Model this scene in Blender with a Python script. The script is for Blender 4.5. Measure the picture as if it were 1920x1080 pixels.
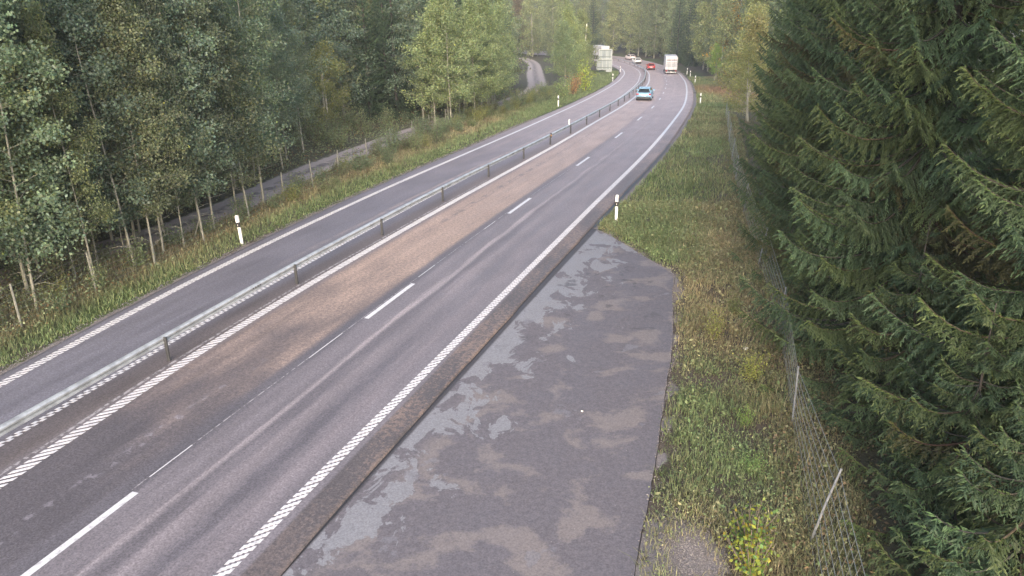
import bpy, math
import numpy as np
from mathutils import Matrix, Vector

scene = bpy.context.scene
COL = scene.collection
for o in list(bpy.data.objects):
    bpy.data.objects.remove(o)

# ------------------------------------------------------------------ camera
CAM_H = 9.085
cam_d = bpy.data.cameras.new("camera")
cam_d.sensor_width = 36.0
cam_d.lens = 36.0 * 1412.46 / 1920.0
cam_d.clip_start = 0.1
cam_d.clip_end = 5000.0
cam = bpy.data.objects.new("camera", cam_d)
COL.objects.link(cam)
PITCH, ROLL = 0.36641, 0.0091
fw = Vector((0, math.cos(PITCH), -math.sin(PITCH)))
rt = Vector((1, 0, 0))
up = Vector((0, math.sin(PITCH), math.cos(PITCH)))
rt2 = rt * math.cos(ROLL) - up * math.sin(ROLL)
up2 = up * math.cos(ROLL) + rt * math.sin(ROLL)
cam.matrix_world = Matrix(((rt2.x, up2.x, -fw.x, 0), (rt2.y, up2.y, -fw.y, 0), (rt2.z, up2.z, -fw.z, CAM_H), (0, 0, 0, 1)))
scene.camera = cam

# ------------------------------------------------------------------ sky, sun, exposure
SUN_AZ = math.atan2(-0.05, -1.0)
SUN_EL = math.radians(20)
world = bpy.data.worlds.new("World")
scene.world = world
world.use_nodes = True
wn = world.node_tree.nodes
wl = world.node_tree.links
wn.clear()
sky = wn.new("ShaderNodeTexSky")
sky.sky_type = 'NISHITA'
sky.sun_disc = False
sky.sun_elevation = SUN_EL
sky.sun_rotation = SUN_AZ
sky.air_density = 1.0
sky.dust_density = 5.0
bg = wn.new("ShaderNodeBackground")
bg.inputs['Strength'].default_value = 0.15
wo = wn.new("ShaderNodeOutputWorld")
wl.new(sky.outputs[0], bg.inputs['Color'])
wl.new(bg.outputs[0], wo.inputs['Surface'])

sun_d = bpy.data.lights.new("sun", 'SUN')
sun_d.energy = 1.4
sun_d.angle = math.radians(70)
sun_d.color = (1.0, 0.99, 0.985)
sun = bpy.data.objects.new("sun", sun_d)
COL.objects.link(sun)
sd = Vector((math.sin(SUN_AZ) * math.cos(SUN_EL), math.cos(SUN_AZ) * math.cos(SUN_EL), math.sin(SUN_EL)))
sun.rotation_euler = sd.to_track_quat('Z', 'Y').to_euler()
sun.location = (0, 0, 60)

vs = scene.view_settings
vs.view_transform = 'Standard'
vs.look = 'None'
vs.gamma = 1.0
vs.use_curve_mapping = False
vs.exposure = 1.65
scene.cycles.use_denoising = True
scene.cycles.max_bounces = 8
scene.cycles.diffuse_bounces = 5
scene.cycles.glossy_bounces = 2
scene.cycles.transmission_bounces = 5
scene.cycles.volume_bounces = 0

# ------------------------------------------------------------------ node helper
class E:
    """a shader-node expression: a socket or a float, with arithmetic"""
    def __init__(self, mb, v): self.mb, self.v = mb, v
    def _m(self, op, *a): return self.mb.math(op, self, *a)
    def __add__(self, o): return self._m('ADD', o)
    def __sub__(self, o): return self._m('SUBTRACT', o)
    def __mul__(self, o): return self._m('MULTIPLY', o)
    def __rmul__(self, o): return self._m('MULTIPLY', o)
    def __radd__(self, o): return self._m('ADD', o)
    def __truediv__(self, o): return self._m('DIVIDE', o)
    def rsub(self, o): return self.mb.math('SUBTRACT', o, self)
    def abs(self): return self._m('ABSOLUTE')
    def max(self, o): return self._m('MAXIMUM', o)
    def min(self, o): return self._m('MINIMUM', o)

class MB:
    def __init__(self, name):
        self.m = bpy.data.materials.new(name)
        self.m.use_nodes = True
        self.t = self.m.node_tree
        self.n, self.l = self.t.nodes, self.t.links
        self.n.clear()
        self.out = self.n.new('ShaderNodeOutputMaterial')
    def put(self, v, sock):
        if isinstance(v, E): v = v.v
        if isinstance(v, bpy.types.NodeSocket): self.l.new(v, sock)
        elif isinstance(v, (tuple, list)): sock.default_value = tuple(v) + ((1.0,) if len(v) == 3 and sock.type == 'RGBA' else ())
        else: sock.default_value = v
    def math(self, op, *a):
        nd = self.n.new('ShaderNodeMath'); nd.operation = op
        for i, x in enumerate(a): self.put(x, nd.inputs[i])
        return E(self, nd.outputs[0])
    def smooth(self, x, a, b, lo=0.0, hi=1.0):
        nd = self.n.new('ShaderNodeMapRange'); nd.interpolation_type = 'SMOOTHSTEP'
        for k, v in zip(('Value', 'From Min', 'From Max', 'To Min', 'To Max'), (x, a, b, lo, hi)): self.put(v, nd.inputs[k])
        return E(self, nd.outputs['Result'])
    def band(self, x, c, w, soft):
        d = (x - c).abs()
        return self.smooth(d, w + soft, w - soft if w > soft else 0.0)
    def mix(self, a, b, f):
        nd = self.n.new('ShaderNodeMix'); nd.data_type = 'RGBA'
        self.put(f, nd.inputs[0]); self.put(a, nd.inputs[6]); self.put(b, nd.inputs[7])
        return E(self, nd.outputs[2])
    def mul(self, a, b, f=1.0):
        nd = self.n.new('ShaderNodeMix'); nd.data_type = 'RGBA'; nd.blend_type = 'MULTIPLY'
        self.put(f, nd.inputs[0]); self.put(a, nd.inputs[6]); self.put(b, nd.inputs[7])
        return E(self, nd.outputs[2])
    def grey(self, x):
        nd = self.n.new('ShaderNodeCombineColor')
        for i in range(3): self.put(x, nd.inputs[i])
        return E(self, nd.outputs[0])
    def vec(self, x, y, z=0.0):
        nd = self.n.new('ShaderNodeCombineXYZ')
        self.put(x, nd.inputs[0]); self.put(y, nd.inputs[1]); self.put(z, nd.inputs[2])
        return E(self, nd.outputs[0])
    def sep(self, v):
        nd = self.n.new('ShaderNodeSeparateXYZ'); self.put(v, nd.inputs[0])
        return [E(self, nd.outputs[i]) for i in range(3)]
    def noise(self, v, scale, detail=3.0, rough=0.55, dist=0.0):
        nd = self.n.new('ShaderNodeTexNoise')
        self.put(v, nd.inputs['Vector']); nd.inputs['Scale'].default_value = scale
        nd.inputs['Detail'].default_value = detail; nd.inputs['Roughness'].default_value = rough
        nd.inputs['Distortion'].default_value = dist
        return E(self, nd.outputs[0])
    def voronoi(self, v, scale, feature='F1', out=0):
        nd = self.n.new('ShaderNodeTexVoronoi'); nd.feature = feature
        self.put(v, nd.inputs['Vector']); nd.inputs['Scale'].default_value = scale
        return E(self, nd.outputs[out])
    def pos(self):
        return E(self, self.n.new('ShaderNodeNewGeometry').outputs['Position'])
    def objpos(self):
        return E(self, self.n.new('ShaderNodeTexCoord').outputs['Object'])
    def uv(self):
        return E(self, self.n.new('ShaderNodeTexCoord').outputs['UV'])
    def attr(self, name):
        nd = self.n.new('ShaderNodeAttribute'); nd.attribute_name = name
        return E(self, nd.outputs['Color'])
    def objcol(self):
        return E(self, self.n.new('ShaderNodeObjectInfo').outputs['Color'])
    def objrand(self):
        return E(self, self.n.new('ShaderNodeObjectInfo').outputs['Random'])
    def bump(self, h, strength, dist=0.01):
        nd = self.n.new('ShaderNodeBump'); self.put(h, nd.inputs['Height'])
        nd.inputs['Strength'].default_value = strength; nd.inputs['Distance'].default_value = dist
        return E(self, nd.outputs[0])
    def done(self, color, rough=0.7, metal=0.0, spec=0.5, normal=None, translucent=None, tcol=None):
        p = self.n.new('ShaderNodeBsdfPrincipled')
        self.put(color, p.inputs['Base Color']); self.put(rough, p.inputs['Roughness']); self.put(metal, p.inputs['Metallic'])
        self.put(spec, p.inputs['Specular IOR Level'])
        if normal is not None: self.put(normal, p.inputs['Normal'])
        o = p.outputs[0]
        if translucent:
            t = self.n.new('ShaderNodeBsdfTranslucent'); self.put(tcol or color, t.inputs[0])
            mx = self.n.new('ShaderNodeMixShader'); mx.inputs[0].default_value = translucent
            self.l.new(o, mx.inputs[1]); self.l.new(t.outputs[0], mx.inputs[2]); o = mx.outputs[0]
        self.l.new(o, self.out.inputs['Surface'])
        return self.m

def plain(name, c, rough=0.6, metal=0.0, spec=0.5, var=0.15, scale=6.0):
    b = MB(name); n = b.noise(b.objpos(), scale, 4)
    return b.done(b.mul(c, b.grey(b.smooth(n, 0.25, 0.75, 1 - var, 1 + var))), rough, metal, spec)

# ------------------------------------------------------------------ mesh helpers
def mesh(name, V, F, mat, smooth=False, tint=None, uv=None, mats=None, fm=None):
    me = bpy.data.meshes.new(name)
    V = np.asarray(V, np.float32).reshape(-1, 3)
    if isinstance(F, np.ndarray):
        k = F.shape[1]; n = len(F)
        me.vertices.add(len(V)); me.vertices.foreach_set('co', V.ravel())
        me.loops.add(n * k); me.loops.foreach_set('vertex_index', F.astype(np.int32).ravel())
        me.polygons.add(n); me.polygons.foreach_set('loop_start', np.arange(0, n * k, k, dtype=np.int32))
        me.update(calc_edges=True)
    else:
        me.from_pydata([tuple(map(float, v)) for v in V], [], [tuple(int(i) for i in f) for f in F])
        me.update()
    for m in (mats or [mat]): me.materials.append(m)
    if fm is not None: me.polygons.foreach_set('material_index', np.asarray(fm, np.int32))
    if smooth: me.polygons.foreach_set('use_smooth', np.ones(len(me.polygons), bool))
    if tint is not None:
        a = me.color_attributes.new('tint', 'FLOAT_COLOR', 'POINT')
        t = np.ones((len(V), 4), np.float32); t[:, :3] = tint
        a.data.foreach_set('color', t.ravel())
    if uv is not None:
        l = me.uv_layers.new(name='uv')
        li = np.zeros(len(me.loops), np.int32); me.loops.foreach_get('vertex_index', li)
        l.data.foreach_set('uv', np.asarray(uv, np.float32)[li].ravel())
    return me

def link(name, me, parent=None, loc=None, rz=None, **props):
    o = bpy.data.objects.new(name, me)
    COL.objects.link(o)
    if parent is not None: o.parent = parent
    if loc is not None: o.location = loc
    if rz is not None: o.rotation_euler = (0, 0, rz)
    for k, v in props.items(): o[k] = v
    return o

class Geo:
    """collects shapes of one part"""
    def __init__(self): self.V, self.F = [], []
    def add(self, V, F):
        b = len(self.V); self.V += [tuple(v) for v in V]; self.F += [tuple(i + b for i in f) for f in F]; return self
    def box(self, x0, x1, y0, y1, z0, z1):
        V = [(x, y, z) for z in (z0, z1) for y in (y0, y1) for x in (x0, x1)]
        return self.add(V, [(0, 2, 3, 1), (4, 5, 7, 6), (0, 1, 5, 4), (2, 6, 7, 3), (0, 4, 6, 2), (1, 3, 7, 5)])
    def bbox(self, x0, x1, y0, y1, z0, z1, r=0.02):
        """box with chamfered vertical and top edges"""
        pl = [(x0 + r, y0), (x1 - r, y0), (x1, y0 + r), (x1, y1 - r), (x1 - r, y1), (x0 + r, y1), (x0, y1 - r), (x0, y0 + r)]
        cx, cy = (x0 + x1) / 2, (y0 + y1) / 2
        def ring(z, k): return [(cx + (x - cx) * (1 - k * 2 * r / max(x1 - x0, 1e-6)), cy + (y - cy) * (1 - k * 2 * r / max(y1 - y0, 1e-6)), z) for x, y in pl]
        V = ring(z0, 1) + ring(z0 + r, 0) + ring(z1 - r, 0) + ring(z1, 1)
        F = [tuple(range(7, -1, -1)), tuple(range(24, 32))]
        for k in range(3):
            for i in range(8): F.append((k * 8 + i, k * 8 + (i + 1) % 8, (k + 1) * 8 + (i + 1) % 8, (k + 1) * 8 + i))
        return self.add(V, F)
    def prism(self, poly, z0, z1):
        n = len(poly)
        V = [(x, y, z0) for x, y in poly] + [(x, y, z1) for x, y in poly]
        F = [tuple(range(n - 1, -1, -1)), tuple(range(n, 2 * n))] + [(i, (i + 1) % n, n + (i + 1) % n, n + i) for i in range(n)]
        return self.add(V, F)
    def tube(self, pts, rad, n=6):
        V, F = tube_arrays(pts, rad, n)
        return self.add(V.tolist(), F)
    def loft(self, rings, cap=True):
        n = len(rings[0]); V = [p for r in rings for p in r]; F = []
        for k in range(len(rings) - 1):
            for i in range(n): F.append((k * n + i, k * n + (i + 1) % n, (k + 1) * n + (i + 1) % n, (k + 1) * n + i))
        if cap: F += [tuple(range(n - 1, -1, -1)), tuple(range((len(rings) - 1) * n, len(rings) * n))]
        return self.add(V, F)
    def disc(self, c, axis, r, w, n=16):
        """a short cylinder about axis 'x' or 'y'"""
        a = np.linspace(0, 2 * np.pi, n, endpoint=False)
        R = []
        for d, k in ((-w / 2, .9), (-w / 2 * .8, 1), (w / 2 * .8, 1), (w / 2, .9)):
            if axis == 'x': R.append([(c[0] + d, c[1] + r * k * math.cos(t), c[2] + r * k * math.sin(t)) for t in a])
            else: R.append([(c[0] + r * k * math.cos(t), c[1] + d, c[2] + r * k * math.sin(t)) for t in a])
        return self.loft(R)
    def me(self, name, mat, smooth=False): return mesh(name, self.V, self.F, mat, smooth)

def tube_arrays(pts, rad, n=6):
    pts = np.asarray(pts, float); rad = np.broadcast_to(np.asarray(rad, float), (len(pts),))
    T = np.gradient(pts, axis=0); T /= np.linalg.norm(T, axis=1)[:, None] + 1e-9
    ref = np.array([0, 0, 1.0]) if abs(T[:, 2]).mean() < 0.8 else np.array([1.0, 0, 0])
    A = np.cross(T, ref); A /= np.linalg.norm(A, axis=1)[:, None] + 1e-9
    B = np.cross(T, A)
    a = np.linspace(0, 2 * np.pi, n, endpoint=False)
    V = pts[:, None] + rad[:, None, None] * (A[:, None] * np.cos(a)[None, :, None] + B[:, None] * np.sin(a)[None, :, None])
    V = V.reshape(-1, 3)
    F = [(k * n + i, k * n + (i + 1) % n, (k + 1) * n + (i + 1) % n, (k + 1) * n + i) for k in range(len(pts) - 1) for i in range(n)]
    F += [tuple(range(n - 1, -1, -1)), tuple(range((len(pts) - 1) * n, len(pts) * n))]
    return V, F

_rg = np.random.default_rng(77)
_GRID = _rg.random((64, 64))
def vnoise(x, y, sc, off=0.0):
    """smooth value noise, 0..1"""
    x = np.asarray(x, float) / sc + off * 7.31; y = np.asarray(y, float) / sc + off * 3.17
    xi = np.floor(x).astype(int); yi = np.floor(y).astype(int)
    fx = x - xi; fy = y - yi; fx = fx * fx * (3 - 2 * fx); fy = fy * fy * (3 - 2 * fy)
    g = lambda a, b: _GRID[a % 64, b % 64]
    return (g(xi, yi) * (1 - fx) + g(xi + 1, yi) * fx) * (1 - fy) + (g(xi, yi + 1) * (1 - fx) + g(xi + 1, yi + 1) * fx) * fy
def fnoise(x, y, sc, off=0.0):
    return (vnoise(x, y, sc, off) + .5 * vnoise(x, y, sc / 2.1, off + 1) + .25 * vnoise(x, y, sc / 4.3, off + 2)) / 1.75
def sstep(x, a, b):
    t = np.clip((np.asarray(x, float) - a) / (b - a), 0, 1); return t * t * (3 - 2 * t)

# ------------------------------------------------------------------ the road's course
def prof(Y):
    """height of the road along the view: level, then falling into the dip"""
    t = np.clip((np.asarray(Y, float) - 20) / 100, 0, 1.9745)
    return -(5.7972 * t ** 2 - 1.95736 * t ** 3)

C = np.array([[-16.5, -14.], [-14.5, -8.], [-12.5, -2.0], [-10.3, 4.6], [-8.3, 10.2], [-7.5, 12.5], [-3.4, 24.1], [0.95, 36.4], [5.0, 47.9],
              [8.8, 59.6], [12.3, 71.3], [15.2, 81.6], [17.9, 92.3], [20.6, 103.9], [23.3, 116.1], [25.9, 128.4], [28.2, 140.3], [30.2, 151.5],
              [33.4, 170], [35.6, 189], [35.8, 208], [33.2, 226], [27, 242], [17.5, 255], [5, 265], [-9, 272], [-25, 277], [-60, 286]], float)
def nspline(t, y, q):
    n = len(t); h = np.diff(t); A = np.zeros((n, n)); b = np.zeros((n,) + y.shape[1:]); A[0, 0] = A[-1, -1] = 1
    for i in range(1, n - 1):
        A[i, i - 1] = h[i - 1]; A[i, i] = 2 * (h[i - 1] + h[i]); A[i, i + 1] = h[i]
        b[i] = 6 * ((y[i + 1] - y[i]) / h[i] - (y[i] - y[i - 1]) / h[i - 1])
    m = np.linalg.solve(A, b); i = np.clip(np.searchsorted(t, q) - 1, 0, n - 2)
    d = (q - t[i])[:, None]; hh = h[i][:, None]
    return y[i] + d * ((y[i + 1] - y[i]) / hh - hh * (2 * m[i] + m[i + 1]) / 6) + d ** 2 * m[i] / 2 + d ** 3 * (m[i + 1] - m[i]) / (6 * hh)
_t = np.concatenate([[0], np.cumsum(np.linalg.norm(np.diff(C, axis=0), axis=1))])
_t -= _t[2]                                    # s = 0 at (-12.5, -2)
SQ = np.arange(_t[0], _t[-1], 0.5)
SP = nspline(_t, C, SQ)
ST = np.gradient(SP, axis=0); ST /= np.linalg.norm(ST, axis=1)[:, None]
SN = np.stack([ST[:, 1], -ST[:, 0]], 1)        # to the right of travel
def at(s, u):
    s = np.asarray(s, float); u = np.asarray(u, float)
    ix = lambda A: np.stack([np.interp(s, SQ, A[:, 0]), np.interp(s, SQ, A[:, 1])], -1)
    n = ix(SN)
    return ix(SP) + n * u[..., None]
def head(s):
    return math.atan2(np.interp(s, SQ, ST[:, 1]), np.interp(s, SQ, ST[:, 0])) - math.pi / 2
def su(x, y):
    x = np.atleast_1d(np.asarray(x, float)).ravel(); y = np.atleast_1d(np.asarray(y, float)).ravel()
    s = np.empty_like(x); u = np.empty_like(x)
    for a in range(0, len(x), 20000):
        dx = x[a:a + 20000, None] - SP[None, :, 0]; dy = y[a:a + 20000, None] - SP[None, :, 1]
        i = np.argmin(dx * dx + dy * dy, 1); r = np.arange(len(i))
        s[a:a + 20000] = SQ[i] + dx[r, i] * ST[i, 0] + dy[r, i] * ST[i, 1]
        u[a:a + 20000] = dx[r, i] * SN[i, 0] + dy[r, i] * SN[i, 1]
    return s, u
def tab(*kv):
    k = np.array(kv, float)
    def f(s):
        s = np.asarray(s, float); q = lambda d: np.interp(s + d, k[:, 0], k[:, 1])
        return (q(-3) + q(-1.5) + q(0) + q(1.5) + q(3)) / 5
    return f
U_L1 = tab((-20, -6.1), (10, -6.15), (17.8, -6.73), (22.6, -7.33), (30, -7.7), (41, -7.98), (53, -8.15), (70, -8.3), (90, -8.55), (135, -8.6), (165, -8.4), (330, -8.3))
U_L2 = tab((-20, -3.9), (12, -4.0), (16.5, -4.2), (21, -4.5), (30, -4.76), (42, -4.95), (60, -5.0), (330, -4.9))
U_BAR = tab((-20, -3.35), (12, -3.45), (20, -3.62), (26, -3.82), (40, -3.88), (55, -3.8), (80, -3.75), (330, -3.75))
U_L3 = tab((-20, -2.6), (12, -2.72), (14.7, -2.82), (18.6, -3.17), (24, -3.4), (45, -3.37), (70, -3.45), (100, -3.25), (130, -3.1), (330, -3.1))
U_L5 = tab((-20, 3.1), (14, 3.14), (22, 3.26), (35, 3.33), (50, 3.26), (70, 3.13), (105, 3.06), (135, 3.1), (156, 3.3), (330, 3.3))
U_AL = tab((-20, -6.6), (12, -6.75), (18.1, -7.17), (20.7, -7.6), (24.5, -7.87), (30, -8.26), (37, -8.55), (47, -8.82), (66, -9.2), (100, -9.4), (330, -9.3))
U_AR = tab((-20, 4.08), (14, 4.08), (36, 4.15), (55, 4.2), (80, 4.05), (105, 3.9), (330, 4.1))
U_FL = tab((-20, -8.9), (17, -9.1), (20.5, -9.25), (24, -9.72), (29, -9.9), (34, -11.0), (42, -12.1), (50, -13.35), (57, -14.2), (69, -15.4), (80, -15.8), (140, -16), (330, -16))

LAYBY = [(1.25, 7.2), (2.0, 10.1), (3.0, 13.5), (3.6, 15.8), (4.2, 18.0), (4.72, 20.2), (5.2, 22.6), (5.55, 24.1), (5.72, 24.95), (5.5, 25.7), (4.9, 27.3), (4.2, 29.4), (3.55, 30.9)]
def inpoly(x, y, P):
    x = np.asarray(x); c = np.zeros(x.shape, bool); n = len(P)
    for i in range(n):
        (xa, ya), (xb, yb) = P[i], P[i - 1]
        k = (ya > y) != (yb > y)
        c ^= k & (x < (xb - xa) * (y - ya) / ((yb - ya) if yb != ya else 1e-9) + xa)
    return c
LB_FULL = [tuple(at(s, 3.6)) for s in (37, 30, 22, 14, 7)] + [(1.6, 6.0)] + [(x + .35, y + .1) for x, y in LAYBY]
PATH = np.array([[-24, 12], [-20.5, 20], [-17.2, 26.5], [-14.7, 31.0], [-13.3, 35.5], [-12.3, 41.5], [-10.8, 48.5], [-8.9, 56.5], [-5.4, 70.5], [-1.0, 87], [1.9, 101],
                 [3.7, 115.8], [4.8, 140], [5.5, 171], [6.3, 200], [5.4, 226], [1.5, 240], [-6, 250]], float)
_pt = np.concatenate([[0], np.cumsum(np.linalg.norm(np.diff(PATH, axis=0), axis=1))])
PQ = np.arange(0, _pt[-1], 1.5); PP = nspline(_pt, PATH, PQ)
PATHW = np.interp(PP[:, 1], [12, 35, 60, 116, 171, 226], [1.0, 1.1, 1.2, 1.45, 1.9, 1.6])
def dpath(x, y):
    x = np.atleast_1d(x).ravel(); y = np.atleast_1d(y).ravel(); d = np.empty(len(x))
    for a in range(0, len(x), 20000):
        q = (x[a:a + 20000, None] - PP[None, :, 0]) ** 2 + (y[a:a + 20000, None] - PP[None, :, 1]) ** 2
        d[a:a + 20000] = np.sqrt(q.min(1))
    return d
FENCE_R = np.array([[3.3, 3.0], [4.3, 7.2], [5.25, 10.9], [6.4, 15.0], [7.75, 20.0], [9.0, 26], [10.5, 33], [12.1, 40], [13.7, 46.5], [15.6, 54], [17.7, 62], [20, 71]], float)
def fence_r_x(y): return np.interp(y, FENCE_R[:, 1], FENCE_R[:, 0])

def tz(x, y, noise=True):
    """height of the ground"""
    x = np.atleast_1d(np.asarray(x, float)); sh = x.shape; x = x.ravel(); y = np.atleast_1d(np.asarray(y, float)).ravel()
    s, u = su(x, y)
    z = prof(y)
    aL, aR = U_AL(s), U_AR(s)
    out = np.maximum(np.maximum(aL - u, u - aR), 0)
    lb = inpoly(x, y, LB_FULL)
    out = np.where(lb, 0, out)
    z = z - np.where(lb, 0.05, 0.07) + np.where(lb, .0, 0.075) * sstep(out, 0.05, 0.5)
    amp = 0.12 * sstep(out, 0.6, 3.5) * np.clip(dpath(x, y) - 1.2, 0.1, 1)
    if noise: z = z + amp * (fnoise(x, y, 3.0) - 0.5) * 1.6
    # shallow ditch on the right of the verge, ground rising far away behind the woods
    z = z - 0.10 * np.exp(-((x - fence_r_x(y) + 1.1) / 0.9) ** 2) * (y < 75) * sstep(out, .4, 1.5)
    far = np.maximum(sstep(y, 285, 620), np.maximum(sstep(-x, 70, 320), sstep(x, 95, 330)))
    z = z + far * 34 + sstep(y, 900, 2400) * 25
    z = z + sstep(u, 7, 30) * sstep(y, 120, 170) * 1.5
    return z.reshape(sh)

def pt(x, y, dz=0.0): return (float(x), float(y), float(tz(x, y)[0]) + dz)

# ------------------------------------------------------------------ surface materials
def mat_asphalt():
    b = MB('asphalt'); uvs = b.uv(); u, s, _ = b.sep(uvs)
    along = b.vec(u, s * 0.06)
    st = b.noise(along, 3.2, 4, 0.6)                      # streaks along the lanes
    st2 = b.noise(b.vec(u * 1.0, s * 0.25), 5.0, 3)
    gr = b.noise(uvs, 22.0, 3, 0.75)                      # aggregate
    gr2 = b.noise(uvs, 9.0, 4, 0.75)
    blot = b.noise(b.vec(u, s * 0.35), 0.9, 4)
    base = (0.105, 0.098, 0.106)
    c = b.mix(base, (0.092, 0.092, 0.108), b.smooth(u, -3.9, -4.6))                   # oncoming lane, bluish
    c = b.mix(c, (0.078, 0.070, 0.072), b.band(u, -3.75, 0.5, 0.22))                    # median strip
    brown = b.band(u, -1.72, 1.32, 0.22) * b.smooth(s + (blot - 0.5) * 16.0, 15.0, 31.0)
    c = b.mix(c, (0.062, 0.058, 0.064), b.band(u, -1.7, 1.35, 0.2))  # dark tone of the near end, partly vignetting and view angle painted in
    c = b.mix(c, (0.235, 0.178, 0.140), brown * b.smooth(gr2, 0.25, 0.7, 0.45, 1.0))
    c = b.mix(c, (0.06, 0.055, 0.06), b.band(u + (st2 - 0.5) * 0.5, -2.25, 0.13, 0.12) * b.smooth(st2, 0.42, 0.62) * b.smooth(s, 28.0, 40.0) * 0.75)
    c = b.mix(c, (0.060, 0.058, 0.066), b.band(u, -0.22, 0.22, 0.14) * 0.8)             # dark joint beside the lane dashes
    # driven right lane: pale polished streaks and darker wheel tracks
    c = b.mix(c, (0.205, 0.186, 0.19), b.band(u + (st - 0.5) * 0.6 - s * 0.004, 0.80, 0.09, 0.10) * b.smooth(s, 12.0, 26.0, 0.5, 1.0))
    c = b.mix(c, (0.15, 0.135, 0.14), b.band(u + (st - 0.5) * 0.6, 1.55, 0.12, 0.2) * 0.5)
    c = b.mix(c, (0.055, 0.052, 0.058), b.band(u + (st - 0.5) * 0.5, 1.1, 0.05, 0.24) * 0.55)
    c = b.mix(c, (0.052, 0.05, 0.058), b.band(u + (st2 - 0.5) * 0.6, 2.05, 0.05, 0.25) * b.smooth(s, 30.0, 14.0) * 0.7)
    c = b.mix(c, (0.125, 0.112, 0.118), b.band(u + (st - 0.5) * 0.5, 2.6, 0.15, 0.3) * 0.5)
    c = b.mix(c, (0.19, 0.165, 0.158), b.band(u + (st - 0.5) * 0.6, -5.6, 0.10, 0.16) * b.smooth(s, 24.0, 40.0) * b.smooth(st2, 0.3, 0.6))
    c = b.mix(c, (0.14, 0.125, 0.125), b.band(u + (st - 0.5) * 0.6, -7.2, 0.06, 0.2) * b.smooth(s, 35.0, 60.0) * 0.5)
    # hard shoulder with washed-in gravel
    sh = b.smooth(u, 3.42, 3.52)
    c = b.mix(c, (0.062, 0.056, 0.057), sh)
    c = b.mix(c, (0.125, 0.095, 0.078), sh * b.smooth(gr2 + (blot - 0.5) * 0.6, 0.46, 0.62) * b.smooth(s, 14.0, 21.0, 0.2, 0.85))
    # far stretch painted paler and pinker to stand for grazing sky glare and haze
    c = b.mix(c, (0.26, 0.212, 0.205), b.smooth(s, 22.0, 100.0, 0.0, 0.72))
    # faint scuffed paint prints in the overtaking lane
    sc = b.band(u + (st2 - 0.5) * 0.25, -1.25, 0.12, 0.06) * b.smooth(b.noise(uvs, 3.2, 3), 0.55, 0.62) * b.smooth(s, 24.0, 17.0)
    c = b.mix(c, (0.14, 0.135, 0.15), sc * 0.6)
    c = b.mul(c, b.grey(b.smooth(gr, 0.25, 0.75, 0.60, 1.40)))
    c = b.mul(c, (1.24, 1.19, 1.225))
    c = b.mul(c, b.grey(b.smooth(gr2, 0.25, 0.75, 1.0, 1.42)))
    c = b.mul(c, b.grey(b.smooth(st, 0.25, 0.75, 0.86, 1.12)))
    c = b.mul(c, b.grey(b.smooth(blot, 0.25, 0.75, 0.9, 1.1)))
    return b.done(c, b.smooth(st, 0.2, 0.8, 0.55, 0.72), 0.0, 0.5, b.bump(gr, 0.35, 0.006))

def mat_layby():
    b = MB('layby_asphalt'); p = b.pos(); x, y, _ = b.sep(p)
    d = (x + 4.0) * 0.938 - (y - 10.2) * 0.3466           # distance from the seam with the road
    n1 = b.noise(p, 0.75, 5, 0.62, 0.4); n2 = b.noise(b.vec(x * .8, y + 20.0), 0.8, 5, 0.62, 0.3)
    gr = b.noise(p, 26.0, 3, 0.75); g2 = b.noise(p, 8.0, 4, .7); sp = b.voronoi(p, 9.0)
    c = b.mix((0.092, 0.086, 0.095), (0.112, 0.103, 0.112), b.smooth(g2, 0.35, 0.65))
    tan = b.smooth(n2, 0.515, 0.60) * b.smooth(d, 0.3, 0.9)
    c = b.mix(c, (0.155, 0.138, 0.134), tan * b.smooth(g2, 0.2, 0.6, 0.55, 0.95))
    n3 = b.noise(b.vec(x * 1.0, y * 0.7 + 50.0), 1.25, 5, 0.62, 0.6)
    worn = b.smooth(n3 - d * 0.11 + (y - 18.0) * 0.006, 0.405, 0.42)
    c = b.mix(c, (0.178, 0.181, 0.194), worn * 0.9)
    worn2 = b.smooth(n1, 0.635, 0.65) * b.smooth(y, 12.0, 26.0, 0.6, 1.0)
    c = b.mix(c, (0.145, 0.145, 0.162), worn2 * 0.85)
    c = b.mix(c, (0.055, 0.052, 0.058), b.smooth(b.noise(p, 1.1, 4), 0.60, 0.66) * b.smooth(y, 17.0, 23.0) * 0.7)
    c = b.mix(c, (0.045, 0.043, 0.048), b.smooth(d, 0.10, 0.02))
    c = b.mix(c, (0.30, 0.28, 0.28), b.smooth(sp, 0.11, 0.06) * b.smooth(b.voronoi(p, 9.0, 'F1', 1), 0.80, 0.86) * 0.7)
    c = b.mul(c, b.grey(b.smooth(gr, 0.25, 0.75, 0.76, 1.3)))
    c = b.mul(c, (1.14, 1.115, 1.14))
    return b.done(c, b.smooth(n1, 0.3, 0.7, 0.62, 0.78), 0.0, 0.4, b.bump(gr, 0.3, 0.005))

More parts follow.
